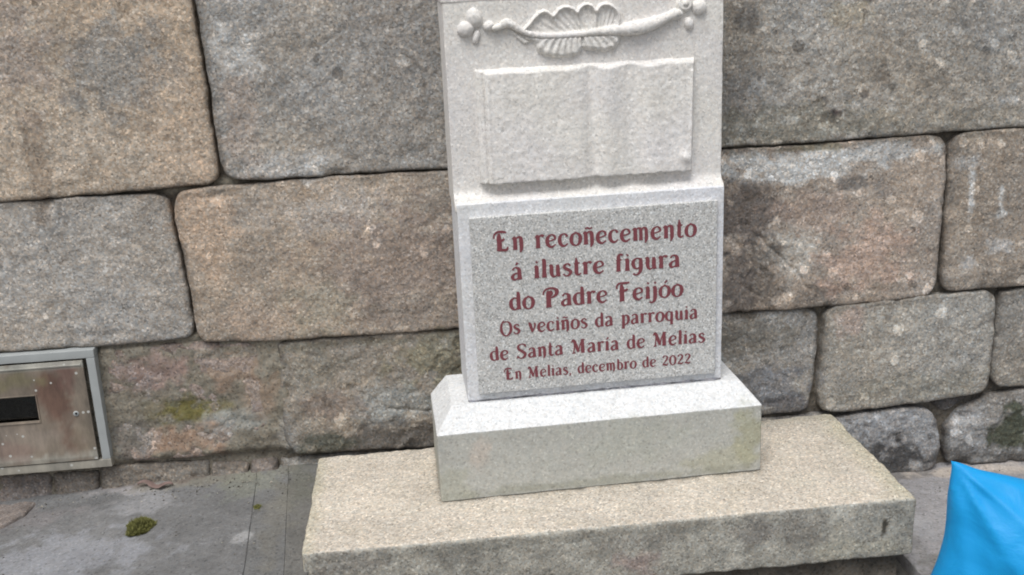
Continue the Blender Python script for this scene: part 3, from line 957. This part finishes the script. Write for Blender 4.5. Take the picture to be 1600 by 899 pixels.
def sdist(X, Z, poly):
    P = np.c_[X.ravel(), Z.ravel()]
    d = edge_dist(P, np.array(poly)).reshape(X.shape)
    return np.where(inside(X, Z, poly), d, -d)


def flower_left(X, Z):
    h = dome(X, Z, -.229, .905, .018, .023, .25, .016)
    h = np.maximum(h, dome(X, Z, -.250, .882, .020, .018, .3, .017))
    h = np.maximum(h, dome(X, Z, -.227, .864, .009, .018, -.35, .009))
    h = np.maximum(h, dome(X, Z, -.198, .886, .014, .012, .5, .013))
    return h


def flower_right(X, Z):
    h = dome(X, Z, .250, .912, .021, .020, .2, .015)
    h = np.maximum(h, dome(X, Z, .284, .903, .019, .018, -.3, .014))
    h = np.maximum(h, dome(X, Z, .260, .868, .012, .016, .2, .011))
    h = np.maximum(h, dome(X, Z, .231, .890, .017, .013, .3, .014))
    g = np.hypot(X - .2495, Z - .914)
    return h - .003 * np.exp(-((g - .009) / .003) ** 2)


STEM = smooth_path([(-.186, .881, .007), (-.172, .884, .007), (-.160, .890, .010), (-.148, .887, .009), (-.128, .874, .007), (-.100, .863, .007), (-.059, .8575, .007), (.0, .858, .007),
                    (.05, .861, .0085), (.085, .862, .011), (.125, .864, .0155), (.155, .8675, .0155), (.185, .876, .0125), (.212, .886, .010), (.228, .892, .011)])
relief('flower_relief', -.285, -.17, .83, .94, flower_left, .0014, None, 1)
relief('flower_relief', .205, .31, .84, .94, flower_right, .0014, None, 2)
relief('stem_relief', -.205, .25, .83, .915, lambda X, Z: np.where(tube(X, Z, STEM, 1.0) > 0, tube(X, Z, STEM, 1.0) + .0075 * sstep(0, .004, tube(X, Z, STEM, 1.0)), tube(X, Z, STEM, 1.0)), .0014, None, 3)


UPPER = [(-.128, .868), (-.122, .878), (-.110, .889), (-.098, .902), (-.086, .912), (-.074, .9165), (-.062, .913), (-.054, .905), (-.050, .909), (-.042, .918), (-.030, .923),
         (-.016, .9225), (-.004, .917), (.001, .911), (.005, .918), (.014, .925), (.026, .9265), (.038, .922), (.045, .912), (.050, .919), (.060, .9245), (.072, .9245), (.084, .919),
         (.094, .910), (.1005, .898), (.1015, .884), (.098, .866), (.04, .858), (-.06, .854), (-.11, .860)]


def upper_leaf(X, Z):
    d = sdist(X, Z, UPPER)
    # raised rim along the scallops, hollow fluted lobes running down to the stem
    h = np.where(d > 0, .0045 + .0085 * np.exp(-((d - .0045) / .0042) ** 2), d)
    ang = np.arctan2(Z - .80 + .35 * (X - .02) * 0, X - .05)
    h = h + (d > .006) * .0011 * np.sin(ang * 58)
    for xn, zn, sl in ((-.054, .905, .35), (.001, .911, .16), (.045, .912, -.02)):      # ridges between the lobes
        xr_ = xn + (zn - Z) * sl
        h = h + (d > .0) * .0045 * np.exp(-((X - xr_) / .0035) ** 2) * sstep(.865, .895, Z) * (Z < zn + .004)
    return h


def lower_leaf(X, Z):
    poly = [(-.122, .862), (-.118, .850), (-.100, .846), (-.097, .832), (-.088, .818), (-.070, .810), (-.046, .806), (-.018, .806), (.004, .810), (.014, .821),
            (.035, .818), (.06, .814), (.086, .817), (.098, .829), (.104, .846), (.10, .860)]
    d = sdist(X, Z, poly)
    ang = np.arctan2(Z - .93, X + .0)
    h = np.where(d > 0, .012 * np.sqrt(np.clip(d / .012, 0, 1)) + .0013 * np.sin(ang * 46 + 40 * (Z - .83)), d)
    return h - .004 * np.exp(-(d / .004) ** 2) * (d > 0) - .006 * np.exp(-((X - .012) / .003) ** 2) * (d > 0)


relief('leaf_relief', -.135, .115, .85, .935, upper_leaf, .0013, None, 4)
relief('leaf_relief', -.130, .110, .80, .87, lower_leaf, .0013, None, 5)
relief('leaf_relief', -.150, -.095, .835, .885, lambda X, Z: tube(X, Z, [(-.145, .872, .003), (-.132, .858, .005), (-.118, .848, .006), (-.112, .847, .004)]), .0013, None, 6)


def book(X, Z):
    u = (X + .2325) / .506
    v = (Z - .5345) / .256
    prof = .0150 + .0030 * np.sin(np.clip(u / .48, 0, 1) * math.pi)
    # gutter right of centre, then the right page swells twice
    prof = prof - .0080 * np.exp(-((u - .515) / .028) ** 2) + .0050 * np.exp(-((u - .590) / .040) ** 2) - .0050 * np.exp(-((u - .70) / .045) ** 2) + .0045 * np.exp(-((u - .80) / .05) ** 2)
    h = prof + (1 - v) * .010
    # page block on the left: two narrow steps
    h = np.where(u < .036, h - .0050, h) - .0040 * np.exp(-((u - .034) / .005) ** 2) + .0015 * np.exp(-((u - .048) / .006) ** 2)
    h = np.where(u < .014, h - .004, h)
    # curled corner, lower right
    h = h + .010 * np.exp(-(((u - .950 + .12 * (v - .12)) / .022) ** 2 + ((v - .12) / .06) ** 2)) + .004 * np.exp(-(((u - .985) / .012) ** 2)) * (v < .9)
    wob = .0010 * np.sin(X * 41) + .0006 * np.sin(X * 173 + 1)
    side = np.minimum(X + .2355, .2735 - .004 * (1 - v) - X)
    top = .7925 + .0006 * np.sin(X * 70) - Z
    bot = Z - .5315 - wob
    h = np.minimum(h, .001 + np.clip(top, 0, 1) * 1.5)      # the head of the book slopes back to the shaft
    h = np.minimum(h, .004 + np.clip(side, 0, 1) * 2.5)
    edge = np.minimum(np.minimum(side, top), bot)
    return np.where(edge > 0, h - .002 * np.exp(-(edge / .0018)), -.05)


relief('open_book_relief', -.245, .285, .522, .80, book, .0022, None, 7)

V, F, P, n = rough_box((SX0 + .001, YL - .0035, -.001), (SX1 - .002, YL + .01, .0035), .0012, .006, ((40, .0022), (90, .001)), 71)
mesh_obj('mortar_bead', V, F, M_MORTAR, stele, np.tile(np.array(srgb(140, 140, 146)), (len(V), 1)) * (1 + .5 * fbm(P, 25, 3, 5))[:, None])

# ---- plaque
plaque = empty('plaque', (0, 0, .4347 - BZ), (.0266, 0, 0), mem)
PX0, PX1, PZ0, PZ1 = -.2690, .3210, .0215, .4612
YQ = YL - .0120
V, F, P, n = rough_box((PX0, YQ, PZ0), (PX1, YL + .002, PZ1), .0022, .009, ((30, .0004), (90, .0003)), 23)
face = mesh_obj('plaque_face', V, F, M_PLAQUE, plaque)

# ------------------------------------------------------------------ lettering: broad-nib strokes (x, y, pen width), x-height = 1
GLY = {}


def glyph(ch, adv, *strokes):
    GLY[ch] = (adv, strokes)


W = .20
glyph('n', .80, [(.0, .86, .04), (.12, .97, .14), (.17, .85, .2), (.18, .4, .2), (.18, .0, .23)],
      [(.2, .80, .05), (.38, .99, .12), (.55, .90, .19), (.58, .5, .2), (.58, .08, .18), (.50, -.22, .06)])
glyph('ñ', .80, *GLY['n'][1], [(.14, 1.24, .05), (.28, 1.33, .1), (.44, 1.24, .1), (.60, 1.33, .05)])
glyph('r', .62, [(.0, .86, .04), (.12, .97, .14), (.17, .85, .2), (.18, .4, .2), (.17, .0, .23)],
      [(.2, .76, .05), (.34, .97, .1), (.47, .98, .15), (.55, .88, .17)])
glyph('e', .74, [(.10, .46, .05), (.40, .54, .07), (.60, .66, .11), (.56, .88, .12), (.38, .99, .08), (.16, .84, .15), (.08, .5, .2), (.16, .16, .18), (.38, .02, .13), (.64, .20, .04)])
glyph('c', .70, [(.57, .74, .15), (.52, .90, .12), (.36, .99, .08), (.15, .84, .15), (.08, .5, .2), (.16, .16, .18), (.38, .02, .13), (.62, .20, .04)])
glyph('o', .78, [(.30, 1.06, .05), (.44, .98, .1), (.62, .82, .16), (.67, .5, .2), (.58, .14, .15), (.36, .0, .08), (.14, .14, .15), (.07, .5, .2), (.16, .86, .14), (.40, 1.0, .07)])
glyph('ó', .78, *GLY['o'][1], [(.36, 1.20, .06), (.52, 1.42, .13)])
glyph('m', 1.16, [(.0, .86, .04), (.12, .97, .14), (.17, .85, .2), (.18, .4, .2), (.18, .0, .23)],
      [(.2, .80, .05), (.36, .99, .11), (.52, .90, .17), (.55, .5, .18), (.55, .0, .20)],
      [(.57, .80, .05), (.72, .99, .11), (.88, .90, .17), (.92, .5, .18), (.92, .08, .17), (.84, -.22, .05)])
glyph('t', .52, [(.18, 1.42, .05), (.20, 1.1, .16), (.19, .5, .2), (.20, .14, .18), (.34, .02, .11), (.48, .14, .04)], [(.04, .92, .08), (.20, .96, .1), (.42, .98, .06)])
glyph('a', .76, [(.10, .80, .12), (.22, .98, .08), (.42, .96, .14), (.52, .78, .19), (.53, .4, .2), (.55, .0, .22)], [(.50, .56, .06), (.26, .50, .10), (.08, .28, .17), (.16, .04, .14), (.34, .06, .09), (.5, .22, .05)])
glyph('á', .76, *GLY['a'][1], [(.32, 1.20, .06), (.44, 1.40, .14)])
glyph('i', .40, [(.04, .88, .04), (.14, .97, .14), (.18, .85, .2), (.18, .4, .2), (.18, .0, .24)], [(.14, 1.38, .06), (.24, 1.24, .14)])
glyph('í', .40, GLY['i'][1][0], [(.12, 1.18, .05), (.30, 1.42, .14)])
glyph('l', .40, [(.05, 1.42, .05), (.16, 1.46, .14), (.19, 1.3, .2), (.18, .5, .2), (.18, .0, .24)])
glyph('u', .80, [(.02, .92, .05), (.14, .97, .14), (.17, .8, .2), (.17, .3, .19), (.28, .04, .13), (.46, .08, .07), (.56, .26, .05)], [(.56, .98, .15), (.58, .7, .2), (.58, .3, .2), (.66, .0, .16)])
glyph('s', .62, [(.50, .80, .12), (.36, .98, .09), (.14, .88, .13), (.14, .66, .17), (.38, .48, .19), (.52, .28, .17), (.40, .05, .13), (.20, .0, .08), (.04, .18, .10)])
glyph('f', .50, [(.46, 1.30, .14), (.34, 1.43, .1), (.20, 1.28, .17), (.18, .8, .2), (.18, .3, .2), (.17, .0, .23)], [(.02, .92, .06), (.20, .95, .08), (.40, .97, .05)])
glyph('g', .78, [(.56, .90, .14), (.34, .99, .08), (.12, .82, .16), (.08, .52, .19), (.18, .22, .14), (.36, .14, .08), (.54, .3, .05)],
      [(.58, .97, .14), (.58, .6, .2), (.58, .1, .2), (.48, -.24, .15), (.26, -.38, .10), (.08, -.26, .13)])
glyph('d', .78, [(.54, .88, .06), (.30, .98, .08), (.10, .78, .16), (.07, .45, .2), (.16, .12, .16), (.36, .02, .09), (.54, .18, .05)], [(.46, 1.42, .06), (.56, 1.38, .15), (.57, 1.0, .2), (.57, .4, .2), (.60, .0, .2)])
glyph('b', .78, [(.06, 1.42, .06), (.16, 1.38, .15), (.18, 1.0, .2), (.17, .4, .2), (.18, .10, .16), (.34, .0, .08), (.56, .14, .16), (.64, .5, .2), (.54, .86, .14), (.34, .97, .07), (.2, .8, .05)])
glyph('j', .40, [(.06, .90, .05), (.16, .97, .14), (.19, .8, .2), (.19, .1, .2), (.12, -.22, .15), (-.06, -.34, .10), (-.18, -.24, .12)], [(.14, 1.38, .06), (.24, 1.24, .14)])
glyph('v', .74, [(.02, .98, .08), (.14, .94, .2), (.26, .5, .2), (.36, .04, .14)], [(.36, .04, .07), (.52, .4, .08), (.60, .78, .13), (.54, .98, .12)])
glyph('p', .78, [(.02, .90, .05), (.14, .97, .14), (.18, .8, .2), (.18, .2, .2), (.17, -.42, .20)], [(.2, .80, .05), (.38, .98, .1), (.58, .86, .17), (.64, .5, .2), (.54, .14, .15), (.34, .02, .08), (.2, .14, .05)])
glyph('q', .78, [(.56, .84, .06), (.32, .98, .08), (.12, .82, .16), (.07, .5, .2), (.16, .16, .16), (.36, .04, .09), (.54, .2, .05)], [(.56, .97, .15), (.58, .7, .2), (.57, .1, .2), (.57, -.42, .20)])
glyph(',', .34, [(.14, .10, .18), (.16, -.06, .12), (.06, -.26, .04)])
glyph('E', .98, [(-.12, 1.00, .05), (-.10, 1.30, .09), (.12, 1.50, .13), (.44, 1.50, .15), (.70, 1.42, .10)], [(.22, 1.38, .12), (.20, 1.0, .24), (.22, .5, .25), (.20, .0, .26)],
      [(.24, .80, .14), (.42, .84, .15), (.56, .96, .08)], [(.14, .04, .12), (.40, .06, .16), (.66, .06, .16), (.78, .30, .06)])
glyph('P', .98, [(-.10, 1.02, .05), (-.08, 1.28, .09), (.14, 1.50, .12), (.50, 1.54, .14), (.78, 1.34, .20), (.74, 1.02, .19), (.52, .80, .12), (.34, .80, .07)],
      [(.20, 1.34, .12), (.22, 1.0, .24), (.23, .5, .25), (.22, -.02, .25)], [(.34, 1.36, .12), (.40, 1.15, .2), (.36, .9, .12)], [(.04, .0, .08), (.24, .02, .1), (.42, .05, .06)])
glyph('F', .92, [(-.08, 1.02, .05), (-.10, 1.26, .09), (.08, 1.48, .12), (.40, 1.48, .15), (.76, 1.50, .12)], [(.22, 1.38, .12), (.24, 1.0, .24), (.25, .5, .24), (.24, -.02, .25)],
      [(.06, .82, .10), (.30, .84, .15), (.54, .88, .15), (.60, 1.02, .08)], [(.08, .0, .08), (.24, .02, .1), (.42, .05, .06)])
glyph('O', 1.02, [(.30, 1.50, .05), (.18, 1.30, .10), (.06, .9, .16), (.08, .35, .19), (.30, -.06, .13), (.58, -.10, .12), (.84, .25, .19), (.90, .8, .19), (.76, 1.22, .15), (.50, 1.36, .07), (.26, 1.24, .05)],)
glyph('S', .86, [(.74, 1.18, .12), (.66, 1.40, .13), (.42, 1.48, .08), (.14, 1.34, .15), (.14, 1.0, .19), (.42, .74, .22), (.68, .46, .20), (.60, .12, .17), (.30, -.02, .09), (.02, .16, .12)], [(.02, .0, .06), (.06, .3, .08)])
glyph('M', 1.30, [(.0, 1.18, .06), (.12, 1.42, .16), (.24, 1.30, .2), (.42, .7, .22), (.58, .12, .16)], [(.24, 1.25, .06), (.22, .6, .07), (.16, .06, .08)], [(.02, .02, .08), (.16, .04, .12), (.32, .04, .06)],
      [(.58, .12, .06), (.74, .9, .08), (.94, 1.44, .12)], [(.94, 1.40, .2), (.95, .8, .24), (.96, .0, .26)], [(.82, 1.42, .08), (1.0, 1.44, .1), (1.16, 1.42, .05)])
glyph('2', .78, [(.10, 1.06, .13), (.20, 1.28, .12), (.42, 1.32, .10), (.60, 1.10, .18), (.50, .76, .17), (.26, .42, .10), (.06, .10, .07)], [(.06, .10, .10), (.30, .12, .17), (.52, .06, .16), (.68, .26, .05)])
glyph('0', .84, [(.38, 1.32, .08), (.14, 1.08, .16), (.07, .66, .20), (.15, .2, .15), (.38, .0, .08), (.62, .2, .15), (.70, .66, .20), (.62, 1.1, .15), (.36, 1.32, .07)])


def text_line(text, xa, xb, zbase, xh):
    # advance widths first, then squeeze or stretch to the measured line length
    pen, runs = 0.0, []
    for ch in text:
        if ch == ' ':
            pen += .62
            continue
        runs.append((ch, pen))
        pen += GLY[ch][0] + .08
    total = pen - .10
    sx = (xb - xa) / total
    lift = 0
    for ch, px in runs:
        V, F = [], []
        for st in GLY[ch][1]:
            sp = smooth_path(st, 6)
            d = np.gradient(sp[:, :2], axis=0)
            d /= np.maximum(np.linalg.norm(d, axis=1), 1e-6)[:, None]
            nrm = np.c_[-d[:, 1], d[:, 0]]
            w = np.clip(sp[:, 2], .085, 1)[:, None] * .5 * 1.30
            A, Bq = sp[:, :2] + nrm * w, sp[:, :2] - nrm * w
            b0 = len(V)
            n_ = len(sp)
            lift += 1
            for q, pnt in ((0, A), (1, Bq)):
                for j, (gx, gy) in enumerate(pnt):
                    y = YQ - .00065 - (lift % 4) * .00012 - j / n_ * .00010
                    V.append((xa + (px + gx) * sx, y, zbase + gy * xh))
            for j in range(n_ - 1):
                F.append((b0 + j, b0 + j + 1, b0 + n_ + j + 1, b0 + n_ + j))
        mesh_obj('letter', V, F, M_PAINT, plaque, None, False)


text_line('En recoñecemento', -.210, .2690, .3780, .0305)
text_line('á ilustre figura', -.178, .2300, .3050, .0300)
text_line('do Padre Feijóo', -.184, .2370, .2310, .0300)
text_line('Os veciños da parroquia', -.2090, .2745, .1705, .0240)
text_line('de Santa María de Melias', -.2370, .2930, .1070, .0240)
text_line('En Melias, decembro de 2022', -.2020, .2580, .0545, .0190)

# ================================================================== METER BOX
mb = empty('meter_box', (-.795, 0, .237))
thing(mb, 'weathered grey metal meter box with a small dark window set low in the wall', 'meter box')
MO = np.array([-.795, 0, .237])


def bevel_box(name, lo, hi, mat, parent, r=.0015, cell=.02, col=None, org=MO, seed=1, amp=.0004):
    V, F, P, n = rough_box(lo, hi, r, cell, ((20, amp), (60, amp * .5)), seed)
    return mesh_obj(name, V - org, F, mat, parent, col(P) if callable(col) else col)


fr_ = empty('frame', (0, 0, 0), (0, 0, 0), mb)
x0, x1, z0, z1, w = -1.062, -.533, .238, .564, .022
yf = -.026
bevel_box('frame_rail', (x0, yf, z1 - w), (x1, .03, z1), M_FRAME, fr_, seed=2)
bevel_box('frame_rail', (x0, yf, z0), (x1, .03, z0 + w), M_DOOR, fr_, col=lambda P: np.tile(np.array(srgb(152, 149, 142)), (len(P), 1)), seed=3)
bevel_box('frame_stile', (x1 - w, yf + .0005, z0 + w), (x1 - .0005, .03, z1 - w), M_FRAME, fr_, seed=4)
bevel_box('frame_stile', (x0 + .0005, yf + .0005, z0 + w), (x0 + w, .03, z1 - w), M_FRAME, fr_, seed=5)
V, F = box(x0 + w, x1 - w, .065, .08, z0 + w, z1 - w)
mesh_obj('box_interior', np.array(V) - MO, F, M_DARK, mb, None, False)
V = [(-.80, .0, .46), (-.66, -.002, .47), (-.66, -.002, .40), (-.72, .0, .425), (-.80, .06, .46), (-.66, .06, .47), (-.66, .06, .40), (-.72, .06, .425)]
mesh_obj('meter_case', np.array(V) - MO, [(0, 3, 2, 1), (4, 5, 6, 7), (0, 1, 5, 4), (1, 2, 6, 5), (2, 3, 7, 6), (3, 0, 4, 7)], M_METER, mb, None, False)


def door_col(P):
    C = np.tile(np.array(srgb(134, 124, 114)), (len(P), 1)) * (1 + .15 * fbm(P, 10, 3, 3))[:, None]
    return patches(np.c_[P[:, 0], np.zeros(len(P)), P[:, 2]], C, [
        (-.645, .43, .040, .09, srgb(112, 84, 74), .75, .7), (-.605, .50, .022, .05, srgb(118, 92, 86), .75, .6), (-.625, .33, .03, .05, srgb(114, 90, 80), .7, .6),
        (-.75, .50, .06, .02, srgb(134, 128, 100), .6, .6), (-.60, .33, .03, .04, srgb(122, 114, 102), .6, .6), (-.72, .34, .10, .03, srgb(150, 140, 132), .6, .7),
        (-.80, .275, .3, .014, srgb(166, 166, 160), .6, .5), (-.75, .53, .25, .010, srgb(172, 174, 170), .7, .5), (-.77, .30, .05, .03, srgb(138, 118, 112), .5, .6)], 4)


door = empty('door', (0, 0, 0), (0, 0, 0), mb)
dx0, dx1, dz0, dz1 = x0 + w + .004, x1 - w - .009, z0 + w + .0035, z1 - w - .0045
wx0, wx1, wz0, wz1 = -.905, -.6935, .3825, .4520
for lo, hi in (((dx0, dz0), (dx1, wz0)), ((dx0, wz1), (dx1, dz1)), ((dx0, wz0), (wx0, wz1)), ((wx1, wz0), (dx1, wz1))):
    pass
# door plate: one sheet with the window opening cut out
xs = np.unique(np.r_[np.linspace(dx0, wx0, 12), np.linspace(wx0, wx1, 20), np.linspace(wx1, dx1, 16)])
zs = np.unique(np.r_[np.linspace(dz0, wz0, 12), np.linspace(wz0, wz1, 8), np.linspace(wz1, dz1, 9)])
bmV, bmF, idx = [], [], {}
ys = (-.030, -.022)


def vi(i, j, k):
    if (i, j, k) not in idx:
        idx[(i, j, k)] = len(bmV)
        e = min(xs[i] - dx0, dx1 - xs[i], zs[j] - dz0, dz1 - zs[j])
        bmV.append((xs[i], ys[k] + (.0015 if (k == 0 and e < 1e-6) else 0), zs[j]))
    return idx[(i, j, k)]


def solid(i, j):
    if i < 0 or j < 0 or i >= len(xs) - 1 or j >= len(zs) - 1:
        return False
    cx, cz = (xs[i] + xs[i + 1]) / 2, (zs[j] + zs[j + 1]) / 2
    return not (wx0 < cx < wx1 and wz0 < cz < wz1)


for i in range(len(xs) - 1):
    for j in range(len(zs) - 1):
        if not solid(i, j):
            continue
        bmF.append((vi(i, j, 0), vi(i + 1, j, 0), vi(i + 1, j + 1, 0), vi(i, j + 1, 0)))
        bmF.append((vi(i, j, 1), vi(i, j + 1, 1), vi(i + 1, j + 1, 1), vi(i + 1, j, 1)))
        for di, dj, a, b in ((-1, 0, (i, j), (i, j + 1)), (1, 0, (i + 1, j + 1), (i + 1, j)), (0, -1, (i + 1, j), (i, j)), (0, 1, (i, j + 1), (i + 1, j + 1))):
            if not solid(i + di, j + dj):
                bmF.append((vi(*a, 0), vi(*b, 0), vi(*b, 1), vi(*a, 1)))
bmV = np.array(bmV)
mesh_obj('door_plate', bmV - MO, bmF, M_DOOR, door, door_col(bmV), False)
# raised lip round the plate and window
for lo, hi in (((dx0 + .004, dz1 - .012), (dx1 - .004, dz1 - .008)), ((wx0, wz0 - .004), (wx1, wz0 - .001)), ((wx1 + .001, wz0 - .004), (wx1 + .004, wz1 + .004)), ((wx0, wz1 + .001), (wx1, wz1 + .004))):
    bevel_box('door_lip', (lo[0], -.0325, lo[1]), (hi[0], -.029, hi[1]), M_DOOR, door, .0008, .02, door_col, MO, 7, .0002)
V, F = box(wx0 - .01, wx1 + .01, -.012, -.009, wz0 - .01, wz1 + .01)
mesh_obj('window_pane', np.array(V) - MO, F, M_GLASS, door, None, False)


def disc(name, c, r, dep, mat, parent, org, n=20, ring=0.0):
    V, F = [], []
    for k in range(n):
        a = 2 * math.pi * k / n
        V.append((c[0] + math.cos(a) * r, c[1], c[2] + math.sin(a) * r))
    for k in range(n):
        a = 2 * math.pi * k / n
        V.append((c[0] + math.cos(a) * r * .8, c[1] - dep, c[2] + math.sin(a) * r * .8))
    V.append((c[0], c[1] - dep * .6, c[2]))
    for k in range(n):
        F.append((k, (k + 1) % n, n + (k + 1) % n, n + k))
        F.append((n + k, n + (k + 1) % n, 2 * n))
    return mesh_obj(name, np.array(V) - org, F, mat, parent)


disc('lock', (-.600, -.030, .3955), .0075, .003, M_FRAME, door, MO)
disc('keyhole', (-.599, -.0325, .3970), .0035, .001, M_DARK, door, MO)

# ================================================================== BLUE PLASTIC BAG
bag = empty('plastic_bag', (1.708, -.845, gh(1.74) + .019))
thing(bag, 'bright blue plastic bag with a pointed top corner, standing right of the slab', 'bag')


def bag_mesh():
    nu, nv = 90, 80
    U, Vv = np.meshgrid(np.linspace(-1, 1, nu), np.linspace(-1, 1, nv), indexing='ij')
    a, b, T_ = .36, .195, .16
    tip = np.exp(-(((U + 1) / .16) ** 2 + ((Vv - 1) / .22) ** 2))
    rt = np.exp(-(((U - 1) / .3) ** 2 + ((Vv - 1) / .3) ** 2))
    X = a * U * (1 - .10 * np.cos(Vv * math.pi / 2) ** 1) + .0
    X = X - .085 * np.exp(-(((U + 1) / .55) ** 2)) * np.clip(.75 - Vv, 0, 2) * .42
    Z = b * Vv * (1 - .05 * np.cos(U * math.pi / 2)) + b
    Z = Z - (Vv + 1) / 2 * (.045 * (U + 1) + .028 * (U + 1) ** 2) + .006 * tip
    X = X + .02 * tip
    th = T_ * (np.clip(np.cos(U * math.pi / 2), 0, 1) * np.clip(np.cos(np.clip(Vv, -.55, 1) * math.pi / 2), 0, 1)) ** .55
    out = []
    for s in (-1, 1):
        P = np.c_[X.ravel(), np.zeros(X.size), Z.ravel()]
        # folds that fan out from the pointed corner
        ang = np.arctan2(Z - Z[0, -1], X - X[0, -1])
        rr = np.hypot(Z - Z[0, -1], X - X[0, -1])
        f = .009 * (1 - 2 * np.abs(np.sin(ang * 8 + s)))  * np.exp(-rr / .16) * sstep(0, .05, rr)
        w = fbm(P, 5, 3, 70 + s).reshape(X.shape) * .016 - np.abs(perlin(P * np.array([1, 1, .5]), 11, 75 + s)).reshape(X.shape) * .014
        Y = s * (th * (1 + 0 * f) + (f + w) * np.clip(th / .05, 0, 1))
        out.append(np.c_[X.ravel(), Y.ravel() - .02, np.maximum(Z, .002).ravel()])
    F0 = np.array(grid_faces(nu, nv))
    F = np.vstack([F0, F0[:, ::-1] + nu * nv]).tolist()
    o = mesh_obj('bag_body', np.vstack(out), F, M_BLUE, bag)
    md = o.modifiers.new('weld', 'WELD')
    md.merge_threshold = .0004
    return o


bag_mesh()
bag.rotation_euler = (math.radians(-4), 0, math.radians(-14))


# ================================================================== SMALL THINGS ON THE GROUND
def moss(name, x, y, r, h, n, label):
    z = float(gh(x))
    V, F = [], []
    rnd = random.Random(int(r * 1e4) + 3)
    for _ in range(n):
        a, q = rnd.uniform(0, 6.283), math.sqrt(rnd.random())
        rr = r * (1 + .08 * math.sin(a * 3 + 1) + .08 * math.sin(a * 5))
        px, py = math.cos(a) * rr * q * 1.15, math.sin(a) * rr * q * 1.5
        hh = h * (1 - q ** 2 * .8) * rnd.uniform(.5, 1.1) * (1 + .5 * math.sin(px * 420) * math.sin(py * 380))
        b = rnd.uniform(0, 6.283)
        w = rnd.uniform(.0012, .0026)
        tx, ty = px + math.cos(b) * h * .35, py + math.sin(b) * h * .35
        k = len(V)
        V += [(px - math.sin(b) * w, py + math.cos(b) * w, 0), (px + math.sin(b) * w, py - math.cos(b) * w, 0), (tx, ty, hh)]
        F.append((k, k + 1, k + 2))
    m_, k0 = 22, len(V)
    for j in range(m_):
        a = 6.283 * j / m_
        rr = r * (1 + .08 * math.sin(a * 3 + 1) + .08 * math.sin(a * 5)) * .95
        V.append((math.cos(a) * rr * 1.15, math.sin(a) * rr * 1.5, 0))
    for j in range(m_):
        a = 6.283 * j / m_
        V.append((math.cos(a) * r * .5, math.sin(a) * r * .75, h * .25))
    V.append((0, 0, h * .3))
    for j in range(m_):
        F.append((k0 + j, k0 + (j + 1) % m_, k0 + m_ + (j + 1) % m_, k0 + m_ + j))
        F.append((k0 + m_ + j, k0 + m_ + (j + 1) % m_, k0 + 2 * m_))
    o = mesh_obj(name, V, F, M_MOSS, None, None, False)
    o.location = (x, y, z)
    thing(o, label, 'moss')


moss('moss_clump', -.425, -.232, .028, .020, 3200, 'small round olive green moss tuft on the grey pavement left of the slab')
moss('moss_clump', -.143, -.195, .008, .005, 260, 'tiny moss speck on the pavement joint beside the slab')


def leaf():
    V, F = [], []
    n = 14
    for k in range(n + 1):
        t = k / n
        w = .009 * math.sin(math.pi * min(1, t * 1.02)) ** .7 * (1 + .25 * math.sin(t * 21))
        x = t * .095
        zc = .010 + .006 * math.sin(t * 9) - .006 * t
        y = .004 * math.sin(t * 7)
        V += [(x, y - w, zc + .003), (x, y, zc), (x, y + w, zc + .006)]
    for k in range(n):
        for j in (0, 1):
            F.append((k * 3 + j, k * 3 + 3 + j, k * 3 + 4 + j, k * 3 + 1 + j))
    o = mesh_obj('dry_leaf', V, F, M_LEAF)
    md = o.modifiers.new('thick', 'SOLIDIFY')
    md.thickness = .0008
    o.location = (-.480, -.012, float(gh(-.45)) + .004)
    o.rotation_euler = (0, 0, math.radians(-8))
    thing(o, 'curled pinkish brown dry leaf lying against the wall foot', 'leaf')


leaf()


def grit():
    rnd = random.Random(9)
    V, F = [], []
    for _ in range(420):
        if rnd.random() < .6:
            x, y = rnd.uniform(-.95, -.02), -abs(rnd.gauss(0, .05)) - .012
        elif rnd.random() < .5:
            x, y = rnd.uniform(1.46, 2.2), -abs(rnd.gauss(0, .08)) - .012
        else:
            x, y = rnd.uniform(-.9, -.02), rnd.uniform(-.6, -.02)
        q = rnd.uniform(.0012, .0036) * (1.6 if rnd.random() < .08 else 1)
        z = float(gh(x)) + max(0, y + .035) * .22 + q * .4
        k = len(V)
        for dx, dy, dz in ((1, 0, 0), (-.4, .9, 0), (-.5, -.8, 0), (.1, 0, .8), (0, .1, -.6)):
            V.append((x + dx * q * rnd.uniform(.7, 1.3), y + dy * q * rnd.uniform(.7, 1.3), z + dz * q * rnd.uniform(.7, 1.2)))
        F += [(k, k + 1, k + 3), (k + 1, k + 2, k + 3), (k + 2, k, k + 3), (k + 1, k, k + 4), (k + 2, k + 1, k + 4), (k, k + 2, k + 4)]
    C = np.repeat(np.array([[.16, .15, .13]]) * np.array([rnd.uniform(.4, 2.2) for _ in range(len(V) // 5)])[:, None], 5, 0)
    o = mesh_obj('grit', V, F, M_MORTAR, None, C, False)
    o['kind'] = 'stuff'
    o['label'] = 'loose grit along the foot of the stone wall'
    o['category'] = 'grit'


grit()
